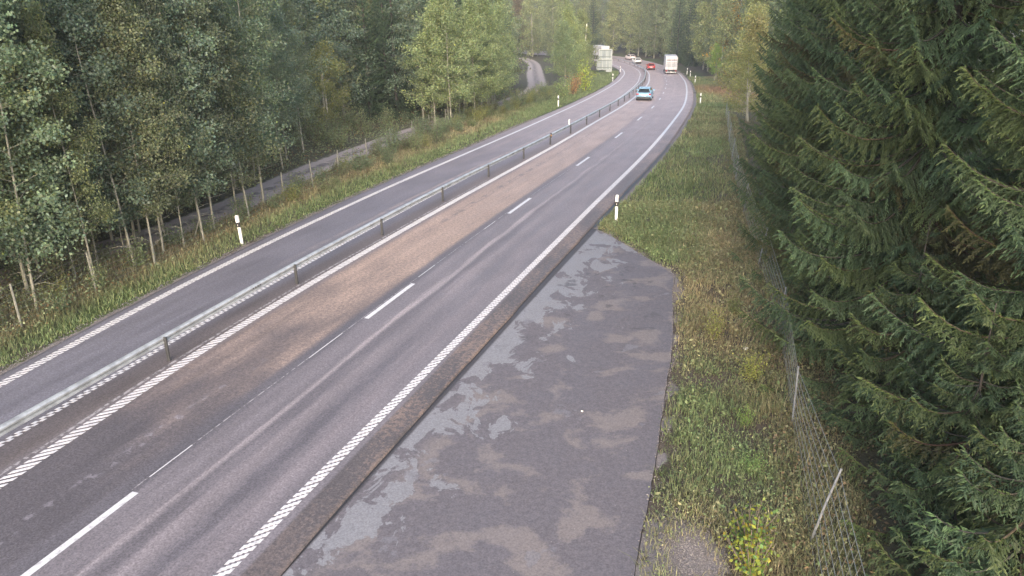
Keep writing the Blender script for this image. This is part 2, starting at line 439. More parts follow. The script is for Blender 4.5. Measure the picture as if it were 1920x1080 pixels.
def mat_ground():
    b = MB('ground_cover'); p = b.pos(); t = b.attr('tint'); r, g, f = b.sep(t)   # r gravel, g dry, f woodland floor
    n = b.noise(p, 1.7, 5, 0.65); n2 = b.noise(p, 9.0, 4, 0.7); n3 = b.noise(p, 45.0, 2, 0.7)
    soil = b.mix((0.055, 0.044, 0.036), (0.105, 0.085, 0.066), b.smooth(n2, 0.3, 0.7))
    green = b.mix((0.040, 0.062, 0.018), (0.075, 0.095, 0.030), b.smooth(n2, 0.3, 0.7))
    c = b.mix(green, soil, b.smooth(n + (g - 0.5) * 0.6, 0.42, 0.62))
    c = b.mix(c, b.mix((0.058, 0.054, 0.036), (0.095, 0.088, 0.056), b.smooth(n2, 0.35, 0.65)), f)
    gv = b.mix((0.13, 0.115, 0.116), (0.24, 0.215, 0.215), b.smooth(n3, 0.35, 0.68))
    c = b.mix(c, gv, b.smooth(r + (n2 - 0.5) * 0.7, 0.42, 0.6))
    return b.done(c, 0.85, 0, 0.25, b.bump(n2 + n3 * 0.5, 0.6, 0.04))

def mat_path():
    b = MB('gravel_track'); p = b.pos(); uvs = b.uv(); u, s, _ = b.sep(uvs)
    n = b.noise(p, 2.0, 4); g = b.noise(p, 22.0, 3, 0.7)
    c = b.mix((0.29, 0.245, 0.237), (0.38, 0.325, 0.315), b.smooth(g, 0.3, 0.7))
    c = b.mix(c, (0.115, 0.10, 0.105), b.band(u, 0.0, 0.25, 0.2) * b.smooth(n, 0.35, 0.6))
    c = b.mix(c, (0.075, 0.075, 0.04), b.smooth(u.abs() + (n - 0.5) * 0.6, 0.78, 1.0))
    return b.done(c, 0.8, 0, 0.3, b.bump(g, 0.5, 0.02))

def mat_paint():
    b = MB('road_paint'); p = b.pos(); n = b.noise(p, 9.0, 4, 0.65); n2 = b.noise(p, 60.0, 2)
    c = b.mix((0.60, 0.59, 0.62), (0.42, 0.41, 0.43), b.smooth(n, 0.48, 0.72))
    c = b.mul(c, b.grey(b.smooth(n2, 0.2, 0.8, 0.9, 1.06)))
    c = b.mix(c, (0.20, 0.19, 0.20), b.smooth(b.noise(p, 28.0, 4, 0.75), 0.60, 0.68) * 0.75)
    return b.done(c, 0.55, 0, 0.35)
def mat_worn_paint():
    b = MB('worn_road_paint'); p = b.pos(); n = b.noise(p, 7.0, 4, 0.7)
    return b.done(b.mix((0.34, 0.32, 0.34), (0.11, 0.10, 0.11), b.smooth(n, 0.42, 0.6)), 0.6, 0, 0.4)

def mat_leaf(name, base, trans=0.32, rough=0.5):
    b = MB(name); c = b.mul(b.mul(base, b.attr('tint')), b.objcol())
    c = b.mul(c, b.grey(b.smooth(b.objrand(), 0.0, 1.0, 0.86, 1.14)))
    return b.done(c, rough, 0, 0.3, None, trans, b.mul(c, (1.1, 1.15, 0.7)))
def mat_bark(name, a, d, vscale=1.0):
    b = MB(name); p = b.objpos(); x, y, z = b.sep(p)
    n = b.noise(b.vec(x * 3.0, y * 3.0, z * vscale), 4.0, 4, 0.65); n2 = b.noise(b.vec(x, y, z * 0.4), 1.2, 2)
    c = b.mix(a, d, b.smooth(n + (n2 - 0.5) * 0.4, 0.45, 0.68))
    return b.done(b.mul(c, b.objcol()), 0.85, 0, 0.2, b.bump(n, 0.5, 0.02))

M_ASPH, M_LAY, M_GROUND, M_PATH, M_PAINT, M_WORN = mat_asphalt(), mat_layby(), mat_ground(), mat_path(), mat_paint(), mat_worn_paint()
M_LEAF = mat_leaf('leaf', (0.165, 0.205, 0.145), 0.48)
M_NEEDLE = mat_leaf('needle', (0.078, 0.114, 0.062), 0.25, 0.55)
M_GRASS = mat_leaf('grass_blade', (1.0, 1.0, 1.0), 0.25, 0.55)
M_BARK = mat_bark('aspen_bark', (0.31, 0.30, 0.25), (0.15, 0.145, 0.12), 0.8)
M_BARKD = mat_bark('spruce_bark', (0.060, 0.053, 0.048), (0.030, 0.026, 0.024), 2.5)
M_TWIG = mat_bark('dead_twig', (0.15, 0.125, 0.10), (0.075, 0.06, 0.05), 2.0)
def mat_galv():
    b = MB('galvanised_steel'); n = b.noise(b.pos(), 3.0, 4); n2 = b.noise(b.pos(), 25.0, 2)
    c = b.mix((0.45, 0.475, 0.50), (0.31, 0.325, 0.345), b.smooth(n, 0.40, 0.65))
    return b.done(b.mul(c, b.grey(b.smooth(n2, 0.2, 0.8, 0.9, 1.08))), 0.45, 0.25, 0.5)
M_GALV = mat_galv()
M_POST = plain('weathered_steel_post', (0.055, 0.056, 0.06), 0.6, 0.3)
M_WOODPOST = plain('grey_fence_post', (0.20, 0.20, 0.175), 0.8, 0, 0.3, 0.25, 9)
M_WIRE = plain('fence_wire', (0.20, 0.205, 0.195), 0.5, 0.3)
M_WIREB = plain('bright_fence_wire', (0.25, 0.265, 0.255), 0.45, 0.3)
M_FPOST = plain('steel_fence_post', (0.24, 0.25, 0.27), 0.55, 0.3)
M_WHITE = plain('white_plastic', (0.74, 0.74, 0.74), 0.45, 0, 0.5, 0.08)
M_BLACK = plain('black_plastic', (0.018, 0.018, 0.02), 0.45)
M_REFL = plain('reflector', (0.75, 0.73, 0.66), 0.2)
M_AMBER = plain('amber_reflector', (0.65, 0.30, 0.05), 0.25)
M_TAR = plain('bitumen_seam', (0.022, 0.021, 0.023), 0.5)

# ------------------------------------------------------------------ ground sheet
def gridlines(parts):
    o = []
    for a, b_, d in parts: o += list(np.arange(a, b_, d))
    return np.array(sorted(set(np.round(o + [parts[-1][1]], 3))))
gx = gridlines([(-3000, -600, 400), (-600, -120, 40), (-120, -40, 8), (-40, -18, 1.5), (-18, 24, .5), (24, 50, 1.5), (50, 130, 8), (130, 600, 47), (600, 3000, 400)])
gy = gridlines([(-400, -40, 60), (-40, 4, 4), (4, 60, .5), (60, 110, 1.0), (110, 290, 3), (290, 640, 25), (640, 4000, 280)])
X, Y = np.meshgrid(gx, gy)
Z = tz(X, Y)
s_, u_ = su(X.ravel(), Y.ravel()); s_ = s_.reshape(X.shape); u_ = u_.reshape(X.shape)
outL = U_AL(s_) - u_; outR = u_ - U_AR(s_)
lb_near = np.min([np.hypot(X - x, Y - y) for k in range(len(LAYBY) - 1) for x, y in [np.array(LAYBY[k]) * (1 - q) + np.array(LAYBY[k + 1]) * q for q in (0, .33, .66)]], axis=0)
gr = np.exp(-(np.maximum(outL, 0) / 0.28) ** 2) * (outL > -1) + np.exp(-(np.maximum(outR, 0) / 0.5) ** 2) * (outR > -1) * (s_ > 36) \
    + 1.5 * np.exp(-(lb_near / 0.24) ** 2) + 1.1 * np.exp(-(((X - 3.0) / 0.75) ** 2 + ((Y - 10.5) / 1.15) ** 2))
dry = fnoise(X, Y, 6.0) * 0.9 + 0.35 * sstep(outR, 2.5, 6) + 0.3 * sstep(outL, 0.8, 1.6)
woods = np.maximum(sstep(-(u_ - U_FL(s_)), -0.4, 1.5), sstep(X - fence_r_x(Y), -0.5, 1.0) * (Y < 75))
woods = np.maximum(woods, sstep(outR, 9, 14) * (Y >= 75))
tint = np.stack([np.clip(gr, 0, 1), np.clip(dry, 0, 1), np.clip(woods, 0, 1)], -1).reshape(-1, 3)
nx = len(gx); idx = np.arange(len(gx) * len(gy)).reshape(len(gy), nx)
F = np.stack([idx[:-1, :-1], idx[:-1, 1:], idx[1:, 1:], idx[1:, :-1]], -1).reshape(-1, 4)
ground = link('ground', mesh('ground', np.stack([X, Y, Z], -1).reshape(-1, 3), F, M_GROUND, True, tint), kind='structure')

# ------------------------------------------------------------------ road sheet, lay-by, track
RZ = 0.02
def sheet(name, ss, cols, mat, dz, skirt=0.0):
    """strip along the road; cols are functions of s giving u"""
    rows = []
    for c in cols: rows.append(c(ss))
    Uv = np.stack(rows, 1); P = at(np.repeat(ss, len(cols)), Uv.ravel())
    V = np.column_stack([P, prof(P[:, 1]) + dz]); uvv = np.column_stack([Uv.ravel(), np.repeat(ss, len(cols))])
    k = len(cols); ii = np.arange(len(ss) * k).reshape(len(ss), k)
    F = np.stack([ii[:-1, :-1], ii[:-1, 1:], ii[1:, 1:], ii[1:, :-1]], -1).reshape(-1, 4)
    if skirt:
        n0 = len(V); edge = np.concatenate([ii[:, 0], ii[:, -1]]); V2 = V[edge].copy(); V2[:, 2] -= skirt
        V = np.concatenate([V, V2]); uvv = np.concatenate([uvv, uvv[edge]]); n = len(ss)
        a = np.arange(n - 1)
        F = np.concatenate([F, np.stack([n0 + a, ii[:-1, 0], ii[1:, 0], n0 + a + 1], 1), np.stack([ii[:-1, -1], n0 + n + a, n0 + n + a + 1, ii[1:, -1]], 1)])
    return mesh(name, V, F, mat, False, None, uvv)
ss = np.concatenate([np.arange(-12, 60, 0.5), np.arange(60, 318, 1.5)])
jit = lambda f, amp, o: (lambda s: f(s) + amp * (fnoise(s, 0 * s + o, 1.3) - 0.5))
cols = [jit(U_AL, .10, 3)] + [lambda s, k=k: U_AL(s) + .15 + (U_AR(s) - .3 - U_AL(s)) * k / 10 for k in range(11)] + [jit(U_AR, .09, 9)]
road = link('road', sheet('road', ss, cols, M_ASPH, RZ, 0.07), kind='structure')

def layby_mesh():
    rg = np.random.default_rng(5)
    left = [tuple(at(s, U_AR(s) - 0.15)) for s in np.arange(36.2, 6, -1.5)]
    out = [(1.0, 6.0)]
    P = np.array(LAYBY); d = np.concatenate([[0], np.cumsum(np.linalg.norm(np.diff(P, axis=0), axis=1))])
    q = np.arange(0, d[-1], 0.22); E_ = nspline(d, P, q)
    N_ = np.gradient(E_, axis=0); N_ = np.stack([N_[:, 1], -N_[:, 0]], 1); N_ /= np.linalg.norm(N_, axis=1)[:, None]
    E_ = E_ + N_ * (0.05 * (fnoise(q, q * 0, 0.9, 4) - .5) + 0.008 * rg.standard_normal(len(q)))[:, None]
    poly = left + out + [tuple(e) for e in E_]
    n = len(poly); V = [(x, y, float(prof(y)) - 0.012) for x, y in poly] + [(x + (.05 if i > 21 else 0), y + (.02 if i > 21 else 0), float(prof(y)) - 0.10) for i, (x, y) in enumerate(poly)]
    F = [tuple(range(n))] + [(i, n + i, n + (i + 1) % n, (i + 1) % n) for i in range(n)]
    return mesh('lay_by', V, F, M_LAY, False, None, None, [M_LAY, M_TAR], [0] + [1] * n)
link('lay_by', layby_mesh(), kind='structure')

def strip_xy(P, W, mat, dz, name):
    T = np.gradient(P, axis=0); T /= np.linalg.norm(T, axis=1)[:, None]; N_ = np.stack([T[:, 1], -T[:, 0]], 1)
    ks = np.linspace(-1, 1, 7); V = []; uvv = []
    zz = tz(P[:, 0], P[:, 1], False)
    for i in range(len(P)):
        for k in ks:
            q = P[i] + N_[i] * W[i] * k; V.append((q[0], q[1], zz[i] + dz - 0.05 * k * k)); uvv.append((k, i * 1.5))
    ii = np.arange(len(P) * 7).reshape(-1, 7)
    F = np.stack([ii[:-1, :-1], ii[:-1, 1:], ii[1:, 1:], ii[1:, :-1]], -1).reshape(-1, 4)
    return mesh(name, V, F, mat, True, None, uvv)
link('path', strip_xy(PP, PATHW * 1.1, M_PATH, 0.075, 'path'), kind='structure')

# ------------------------------------------------------------------ road markings (parts of the road)
PZ = RZ + 0.004
def ribbon(name, s0, s1, uf, w, mat, parent, dz=PZ, step=0.5, **kw):
    q = np.linspace(s0, s1, max(2, int((s1 - s0) / step) + 1))
    return link(name, sheet(name, q, [lambda s: uf(s) - w / 2, lambda s: uf(s) + w / 2], mat, dz), parent, **kw)
def bar_poly(w, n=4, ds=0.072, l=0.122):
    """stepped slanting bar of a profiled edge line, one outline"""
    a, b_ = [], []
    for k in range(n):
        x0, x1 = -w / 2 + w * k / n, -w / 2 + w * (k + 1) / n
        a += [(x0, k * ds), (x1, k * ds + .036)]; b_ += [(x0, k * ds + l), (x1, k * ds + l + .036)]
    return a + b_[::-1]
def edge_line(uf, w, s0, s_obj, s_join, s_end, per=0.2, mat=M_PAINT, n=4, name='edge_line', gap=None):
    root = ribbon(name, s_join, s_end, uf, w * .9, mat, road)
    bm_ = Geo().prism(bar_poly(w, n, .29 / n), 0, 0.005).me('bar', mat)
    rg = np.random.default_rng(int(w * 1000))
    s = s0
    while s < s_obj:
        p = at(s, uf(s)); o = link('bar', bm_, root, (p[0], p[1], float(prof(p[1])) + RZ + .0005), head(s))
        o.scale = (1, 0.93 + 0.14 * rg.random(), 1); s += per
    g = Geo()
    while s < s_join:
        p = at(s, uf(s)); h = head(s); c_, s2 = math.cos(h), math.sin(h)
        poly = [(p[0] + c_ * x - s2 * y, p[1] + s2 * x + c_ * y) for x, y in bar_poly(w, 2, .11)]
        z = float(prof(p[1])) + RZ
        g.prism(poly, z, z + .004); s += per * 1.0
    link('bars', g.me('bars', mat), root, kind='stuff')
    return root
edge_line(U_L5, 0.235, 12.6, 41.0, 64, 300)
edge_line(lambda s: U_L3(s) + .03, 0.28, 12.6, 41.0, 62, 300, n=6)
edge_line(U_L1, 0.24, 15.6, 36.0, 50, 300)
ribbon('worn_edge_line', 12.0, 44.0, lambda s: U_L3(s) - .24 + 0.05 * (fnoise(s, s * 0, .25) - .5), 0.09, M_WORN, road)
g = Geo(); s = 12.0
q = edge_line(U_L2, 0.16, 14.0, 30.0, 44, 300, 0.22, M_PAINT, 2)
for i, sf in enumerate([15.35, 27.7, 40.7, 52.9, 65, 77, 89, 101, 113, 125, 137, 149, 161, 173, 185, 197, 209, 221, 233]):
    ribbon('lane_dash', sf - 3.2, sf, lambda s: 0 * s + 0.0, 0.155, M_PAINT, road)
for a, b_ in ((15.85, 17.1), (21.6, 23.3), (28.35, 29.7), (34.7, 36.0), (3.5, 5.0), (9.4, 11)):
    ribbon('thin_line', a, b_, lambda s: 0 * s - 0.12, 0.028, M_PAINT, road)
ribbon('ghost_line', 15.4, 60, lambda s: 0 * s - 0.13, 0.03, M_WORN, road, RZ + .002)
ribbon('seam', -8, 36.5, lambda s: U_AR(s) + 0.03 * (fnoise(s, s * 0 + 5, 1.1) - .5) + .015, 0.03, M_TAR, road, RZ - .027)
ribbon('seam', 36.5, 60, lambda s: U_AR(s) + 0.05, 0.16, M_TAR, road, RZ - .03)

# ------------------------------------------------------------------ median guard rail
barrier = link('guard_rail', None, None, pt(*at(20, -3.7)), label='long galvanised steel guard rail on dark posts dividing the two carriageways', category='guard rail')
bz = barrier.location.copy()
def bparent(o): o.parent = barrier; o.matrix_parent_inverse = Matrix.Translation(-bz); return o
RAIL = [(0.045, .53), (0.085, .55), (0.085, .585), (0.020, .615), (0.020, .635), (0.085, .665), (0.085, .70), (0.05, .725), (0.03, .73),
        (-.03, .73), (-.05, .725), (-.085, .70), (-.085, .665), (-.020, .635), (-.020, .615), (-.085, .585), (-.085, .55), (-.045, .53)]
def rail(s0, s1, step):
    q = np.linspace(s0, s1, max(2, int(round((s1 - s0) / step)) + 1)); R = []
    for s in q:
        R.append([(*at(s, U_BAR(s) - .11 + x), 0) for x, z in RAIL])
        zz = float(prof(R[-1][0][1])); R[-1] = [(p[0], p[1], zz + z) for p, (x, z) in zip(R[-1], RAIL)]
    return Geo().loft(R)
POST_S = [14.1 + 6.17 * i for i in range(46)]
pm = Geo().bbox(-.045, .045, -.03, .03, -.1, .72, .008).me('post', M_POST)
for i, s in enumerate(POST_S):
    p = at(s, U_BAR(s) + .0)
    o = link('post', pm, None, (p[0], p[1], float(prof(p[1])) + .0), head(s)); bparent(o)
s = -10.0
i = 0
while s < 292:
    L = 12.34 if s > 1 else 11.0
    o = link('rail', rail(s, s + L - .01, 1.5 if s < 150 else 3).me('rail', M_GALV), None); bparent(o)
    # overlapping splice plate with bolt heads
    if s < 70:
        o2 = link('splice', rail(s + L - .25, s + L + .25, .5).me('splice', M_GALV), o)
        o2.parent = o
        for k in range(4):
            p = at(s + L - .18 + .12 * k, U_BAR(s + L) - .02); z = float(prof(p[1]))
            link('bolt', Geo().tube([(p[0] - .01, p[1], z + .68), (p[0] + .03, p[1] - .01, z + .68)], .016, 6).me('bolt', M_POST), o)
    s += L; i += 1
# small marker posts clipped onto the rail
def rail_marker(s, u, label, dark):
    p = at(s, u); r = link('rail_marker', None, None, (p[0], p[1], float(prof(p[1])) + .60), head(s), label=label, category='marker post')
    link('blade', Geo().bbox(-.05, .05, -.012, .012, 0 if not dark else -.1, .50 if not dark else .24, .01).me('blade', M_WHITE if not dark else M_BLACK), r)
    link('reflector', Geo().bbox(-.035, .035, -.022, -.0125, .36 if not dark else .02, .46 if not dark else .12, .004).me('reflector', M_REFL if not dark else M_AMBER), r)
    link('bracket', Geo().box(-.03, .03, -.03, .03, -.12 if dark else -.02, -.1 if dark else 0).me('bracket', M_GALV), r)
rail_marker(63.6, U_BAR(63.6) - .16, 'small white marker blade standing up from the guard rail', False)
rail_marker(57.32, U_BAR(57.3) + .04, 'black reflector marker with amber patch hung on the guard rail post', True)

# ------------------------------------------------------------------ delineator posts
def delineator(s, u, h, label, lean=0.0, dark=True):
    p = at(s, u); r = link('delineator_post', None, None, pt(p[0], p[1], -.03), head(s), label=label, category='road post', group='roadside delineator posts')
    r.rotation_euler = (0, lean, head(s))
    def sec(z0, z1, k=1.0): 
        w, t = .06 * k, .035 * k
        pl = [(-w, -t * .4), (-w * .6, -t), (w * .6, -t), (w, -t * .4), (w, t), (-w, t)]
        return Geo().prism(pl, z0, z1)
    link('shaft', sec(0, h * .59).me('shaft', M_WHITE), r)
    link('dark_band', sec(h * .59, h * .76, 1.03).me('dark_band', M_BLACK), r)
    # slanting white head on a black backing
    hd = Geo().loft([[(-.06, -.04, h * .76), (.06, -.04, h * .76), (.06, .036, h * .76), (-.06, .036, h * .76)], [(-.06, -.04, h * .97), (.06, -.04, h * .97), (.06, .036, h * .97), (-.06, .036, h * .97)],
                     [(-.03, -.03, h), (.05, -.03, h), (.05, .03, h), (-.03, .03, h)]])
    link('head', hd.me('head', M_WHITE), r)
    link('head_backing', Geo().bbox(-.085, -.061, -.045, .04, h * .60, h * 1.0, .01).me('head_backing', M_BLACK), r)
    link('reflector', Geo().bbox(-.014, .014, -.047, -.041, h * .65, h * .70, .002).me('reflector', M_REFL), r)
delineator(29.83, -8.72, 1.2, 'white delineator post with black band leaning on the far grass verge beside the forest fence', -0.05)
delineator(37.6, 4.95, 1.24, 'white delineator post with black band at the tip of the patched lay-by')
delineator(86.6, -10.0, 1.2, 'white delineator post on the far verge between the leafy clump and the road bend')
delineator(148, -9.6, 1.35, 'white delineator post on the verge below the back of the large road sign')
delineator(188, -9.3, 1.3, 'small white delineator post at the bend just beneath the large road sign')
delineator(93.1, 4.75, 1.15, 'pale delineator post in the grass inside the bend, closest behind the lay-by one', 0, False)
delineator(140, 4.7, 1.25, 'pale delineator post on the outer bend, below the box truck and farthest from it', 0, False)
delineator(163, 4.9, 1.3, 'pale delineator post on the outer bend, second behind the box truck', 0, False)
delineator(176, 4.9, 1.3, 'pale delineator post on the outer bend, directly beside the box truck', 0, False)

# ------------------------------------------------------------------ wildlife fences
def fence(P, H, label, name, wires, vstep, vmax, wr, postr, lean=None, wood=False, braces=()):
    """P: post foot points (x,y); real posts, wires and cross wires"""
    zz = [float(tz(x, y)[0]) for x, y in P]
    o0 = Vector((P[0][0], P[0][1], zz[0])); r = link(name, None, None, o0, label=label, category='fence')
    tops = []
    for i, (x, y) in enumerate(P):
        lx, ly = (lean[i] if lean else (0, 0)); b0 = np.array((x, y, zz[i])) - np.array(o0)
        t = b0 + np.array((lx, ly, H)); tops.append((b0, t))
        link('post', Geo().tube([b0 - (0, 0, .2), b0 + (t - b0) * .5, t + (t - b0) * .04], [postr, postr, postr * .92], 7).me('post', M_WOODPOST if wood else M_FPOST), r)
    for k, hz in enumerate(wires):
        pts = []
        for i in range(len(tops) - 1):
            for q in np.linspace(0, 1, 5)[:-1 if i < len(tops) - 2 else None]:
                a = tops[i][0] + (tops[i][1] - tops[i][0]) * hz; c = tops[i + 1][0] + (tops[i + 1][1] - tops[i + 1][0]) * hz
                sag = .03 * math.sin(math.pi * q) * (1 + .6 * math.sin(k * 2.1 + i))
                pts.append(a * (1 - q) + c * q - np.array((0, 0, sag)) + np.array((.012 * math.sin(i * 3 + k), 0, 0)))
        link('wire', Geo().tube(pts, wr, 4).me('wire', M_WIRE if wood else M_WIREB), r)
    g = Geo()
    for i in range(len(tops) - 1):
        if P[i][1] > vmax: break
        L = np.linalg.norm(np.array(P[i + 1]) - P[i])
        for q in np.arange(0, 1, vstep / L):
            a = tops[i][0] * (1 - q) + tops[i + 1][0] * q; c = tops[i][1] * (1 - q) + tops[i + 1][1] * q
            g.tube([a + (c - a) * wires[0], a + (c - a) * wires[-1] - np.array((0, 0, .03 * math.sin(math.pi * q)))], wr * .5, 3)
    m = link('cross_wires', g.me('cross_wires', M_WIRE), r, kind='stuff')
    for i, dx, dy in braces:
        b0, t = tops[i]
        link('brace', Geo().tube([b0 + (dx, dy, 0.0), b0 + (t - b0) * .78], postr * .8, 6).me('brace', M_WOODPOST), r)
    return r
fl_s = [11.5, 14.4, 17.5, 20.55, 23.5, 26.3, 29.3, 33.0, 36.4, 39.6, 42.9, 47.4, 52.1, 56.6, 61, 65.5, 70, 75, 80, 86, 92, 98, 105, 112]
FL = [tuple(at(s, U_FL(s))) for s in fl_s]
fence(FL, 1.42, 'wire mesh wildlife fence on grey posts along the forest beyond the far verge', 'wildlife_fence', np.linspace(.06, .98, 8), .32, 60, .0036, .036, wood=True, braces=((6, -.7, .7), (10, -.6, .8)),
      lean=[(-.06 * ((i * 37) % 5 - 2) * .5 - .03, .02 * ((i * 13) % 3 - 1)) for i in range(len(FL))])
FRp = [tuple(p) for p in FENCE_R]
fence(FRp, 1.35, 'sagging wire mesh wildlife fence with leaning steel post beneath the tall spruces', 'wildlife_fence', np.linspace(.05, .98, 8), .27, 34, .0052, .022,
      lean=[(.25, 0), (.40, .05), (.42, .15), (-.02, .05), (.05, 0), (.2, 0), (.08, 0), (.05, 0), (.1, 0), (.05, 0), (0, 0), (0, 0)])

# ------------------------------------------------------------------ plants: leaf and twig builders
def unit(v): return v / (np.linalg.norm(v, axis=-1, keepdims=True) + 1e-9)
def leaves(Cn, size, rg, aspect=0.75, upb=0.5, tint=None):
    """rhombic leaves, one quad each, at points Cn"""
    n = len(Cn); nrm = unit(rg.standard_normal((n, 3)) + np.array([0, 0, upb])); a = unit(np.cross(nrm, rg.standard_normal((n, 3)))); b_ = np.cross(nrm, a)
    sz = np.asarray(size) * (0.7 + 0.6 * rg.random(n)); sz = sz[:, None]
    V = np.stack([Cn - a * sz * .5, Cn + b_ * sz * .5 * aspect, Cn + a * sz * .5, Cn - b_ * sz * .5 * aspect], 1).reshape(-1, 3)
    F = np.arange(4 * n).reshape(-1, 4)
    if tint is not None: tint = np.repeat(tint, 4, 0)
    return V, F, tint

def make_tree(seed, H, cb, R, nlimb, nleaf, lsize, r0, shape=0.6, wob=0.25, droop=0.0, clump=0.55, stems=1):
    """returns (trunk mesh, crown mesh): a tapered trunk with limbs, leaves gathered round the limbs"""
    rg = np.random.default_rng(seed)
    tg = Geo(); spots = []; rads = []
    for st in range(stems):
        k = 9; hz = np.linspace(0, H, k); lean = rg.uniform(-.04, .04, 2) * (1 if stems == 1 else 2.6)
        P = np.column_stack([lean[0] * hz + wob * np.cumsum(rg.standard_normal(k)) * .18 * (hz / H), lean[1] * hz + wob * np.cumsum(rg.standard_normal(k)) * .18 * (hz / H), hz])
        P[0, :2] = rg.uniform(-.25, .25, 2) if stems > 1 else 0; P[1:, :2] += P[0, :2]
        rr = r0 * (1 - .93 * (hz / H)) ** .85; rr[0] *= 1.25
        tg.tube(P, rr, 8)
        f = lambda h: np.array([np.interp(h, hz, P[:, i]) for i in range(3)])
        nl = nlimb // stems
        for i in range(nl):
            h = cb + (H * .97 - cb) * ((i + rg.random()) / nl); t = (h - cb) / (H - cb)
            prf = max(.12, math.sin(math.pi * min(1, (t * .93 + .07)) ** shape)) if shape else 1 - t * .9
            L = R * prf * rg.uniform(.65, 1.15); az = i * 2.4 + rg.uniform(-.6, .6)
            d = np.array([math.cos(az), math.sin(az), 0]); b0 = f(h); q = np.linspace(0, 1, 4)[:, None]
            rise = rg.uniform(.25, .7) * (1 - .3 * t) - droop
            pts = b0 + d * L * q + np.array([0, 0, 1]) * L * (rise * q - droop * .5 * q ** 2)
            tg.tube(pts, np.interp(h, hz, rr) * .30 * np.array([1, .7, .45, .15]), 4)
            for w in rg.uniform(.25, 1.05, 4):
                spots.append(b0 + d * L * w + np.array([0, 0, L * (rise * w - droop * .5 * w * w)]) + rg.standard_normal(3) * .22 * clump); rads.append(clump * rg.uniform(.6, 1.15))
        spots.append(f(H * .99)); rads.append(clump * .7)
    for i in range(4):                                     # dead lower twigs
        h = cb * rg.uniform(.35, .95); az = rg.uniform(0, 6.28); L = rg.uniform(.3, .9)
        pts = [(0, 0, h), (math.cos(az) * L * .5, math.sin(az) * L * .5, h + .1), (math.cos(az) * L, math.sin(az) * L, h + rg.uniform(-.1, .3))]
        if stems == 1: tg.tube(np.array(pts) + f(h) * np.array([1, 1, 0]), [.012, .009, .004], 3)
    spots = np.array(spots); rads = np.array(rads)
    w = rads ** 2; w /= w.sum(); ci = rg.choice(len(spots), nleaf, p=w)
    off = rg.standard_normal((nleaf, 3)); off = off / np.linalg.norm(off, axis=1)[:, None] * rg.random(nleaf)[:, None] ** .5
    Cn = spots[ci] + off * rads[ci][:, None] * np.array([1, 1, .72])
    ct = rg.uniform(.75, 1.25, len(spots))[ci]; lt = ct * rg.uniform(.72, 1.28, nleaf)
    tint = np.column_stack([lt * rg.uniform(.9, 1.15, nleaf), lt, lt * rg.uniform(.8, 1.15, nleaf)])
    odd = rg.random(nleaf) < .012; tint[odd] *= (1.6, 1.4, .75)
    V, F, T = leaves(Cn, lsize, rg, .8, .35, tint)
    return tg.me('trunk', M_BARK), mesh('crown', V, F, M_LEAF, False, T)

def make_shrub(seed, H, R, nst, nleaf, lsize):
    rg = np.random.default_rng(seed); g = Geo(); C_ = []
    for i in range(nst):
        az = rg.uniform(0, 6.28); L = H * rg.uniform(.6, 1.05); r = R * rg.uniform(.3, 1); q = np.linspace(0, 1, 5)[:, None]
        d = np.array([math.cos(az), math.sin(az), 0]); pts = d * r * q ** 1.4 + np.array([0, 0, L]) * q
        g.tube(pts, .012 * np.array([1.2, 1, .8, .5, .2]), 4)
        n = nleaf // nst; w = rg.uniform(.2, 1.05, n)[:, None]
        C_.append(d * r * w ** 1.4 + np.array([0, 0, L]) * w + rg.standard_normal((n, 3)) * np.array([.17, .17, .13]) * (.5 + .5 * R))
    C_ = np.concatenate(C_); C_[:, 2] = np.abs(C_[:, 2]); lt = rg.uniform(.65, 1.35, len(C_))
    V, F, T = leaves(C_, lsize, rg, .7, .7, np.column_stack([lt * rg.uniform(.9, 1.2, len(C_)), lt, lt * rg.uniform(.8, 1.1, len(C_))]))
    return g.me('stems', M_TWIG), mesh('foliage', V, F, M_LEAF, False, T)

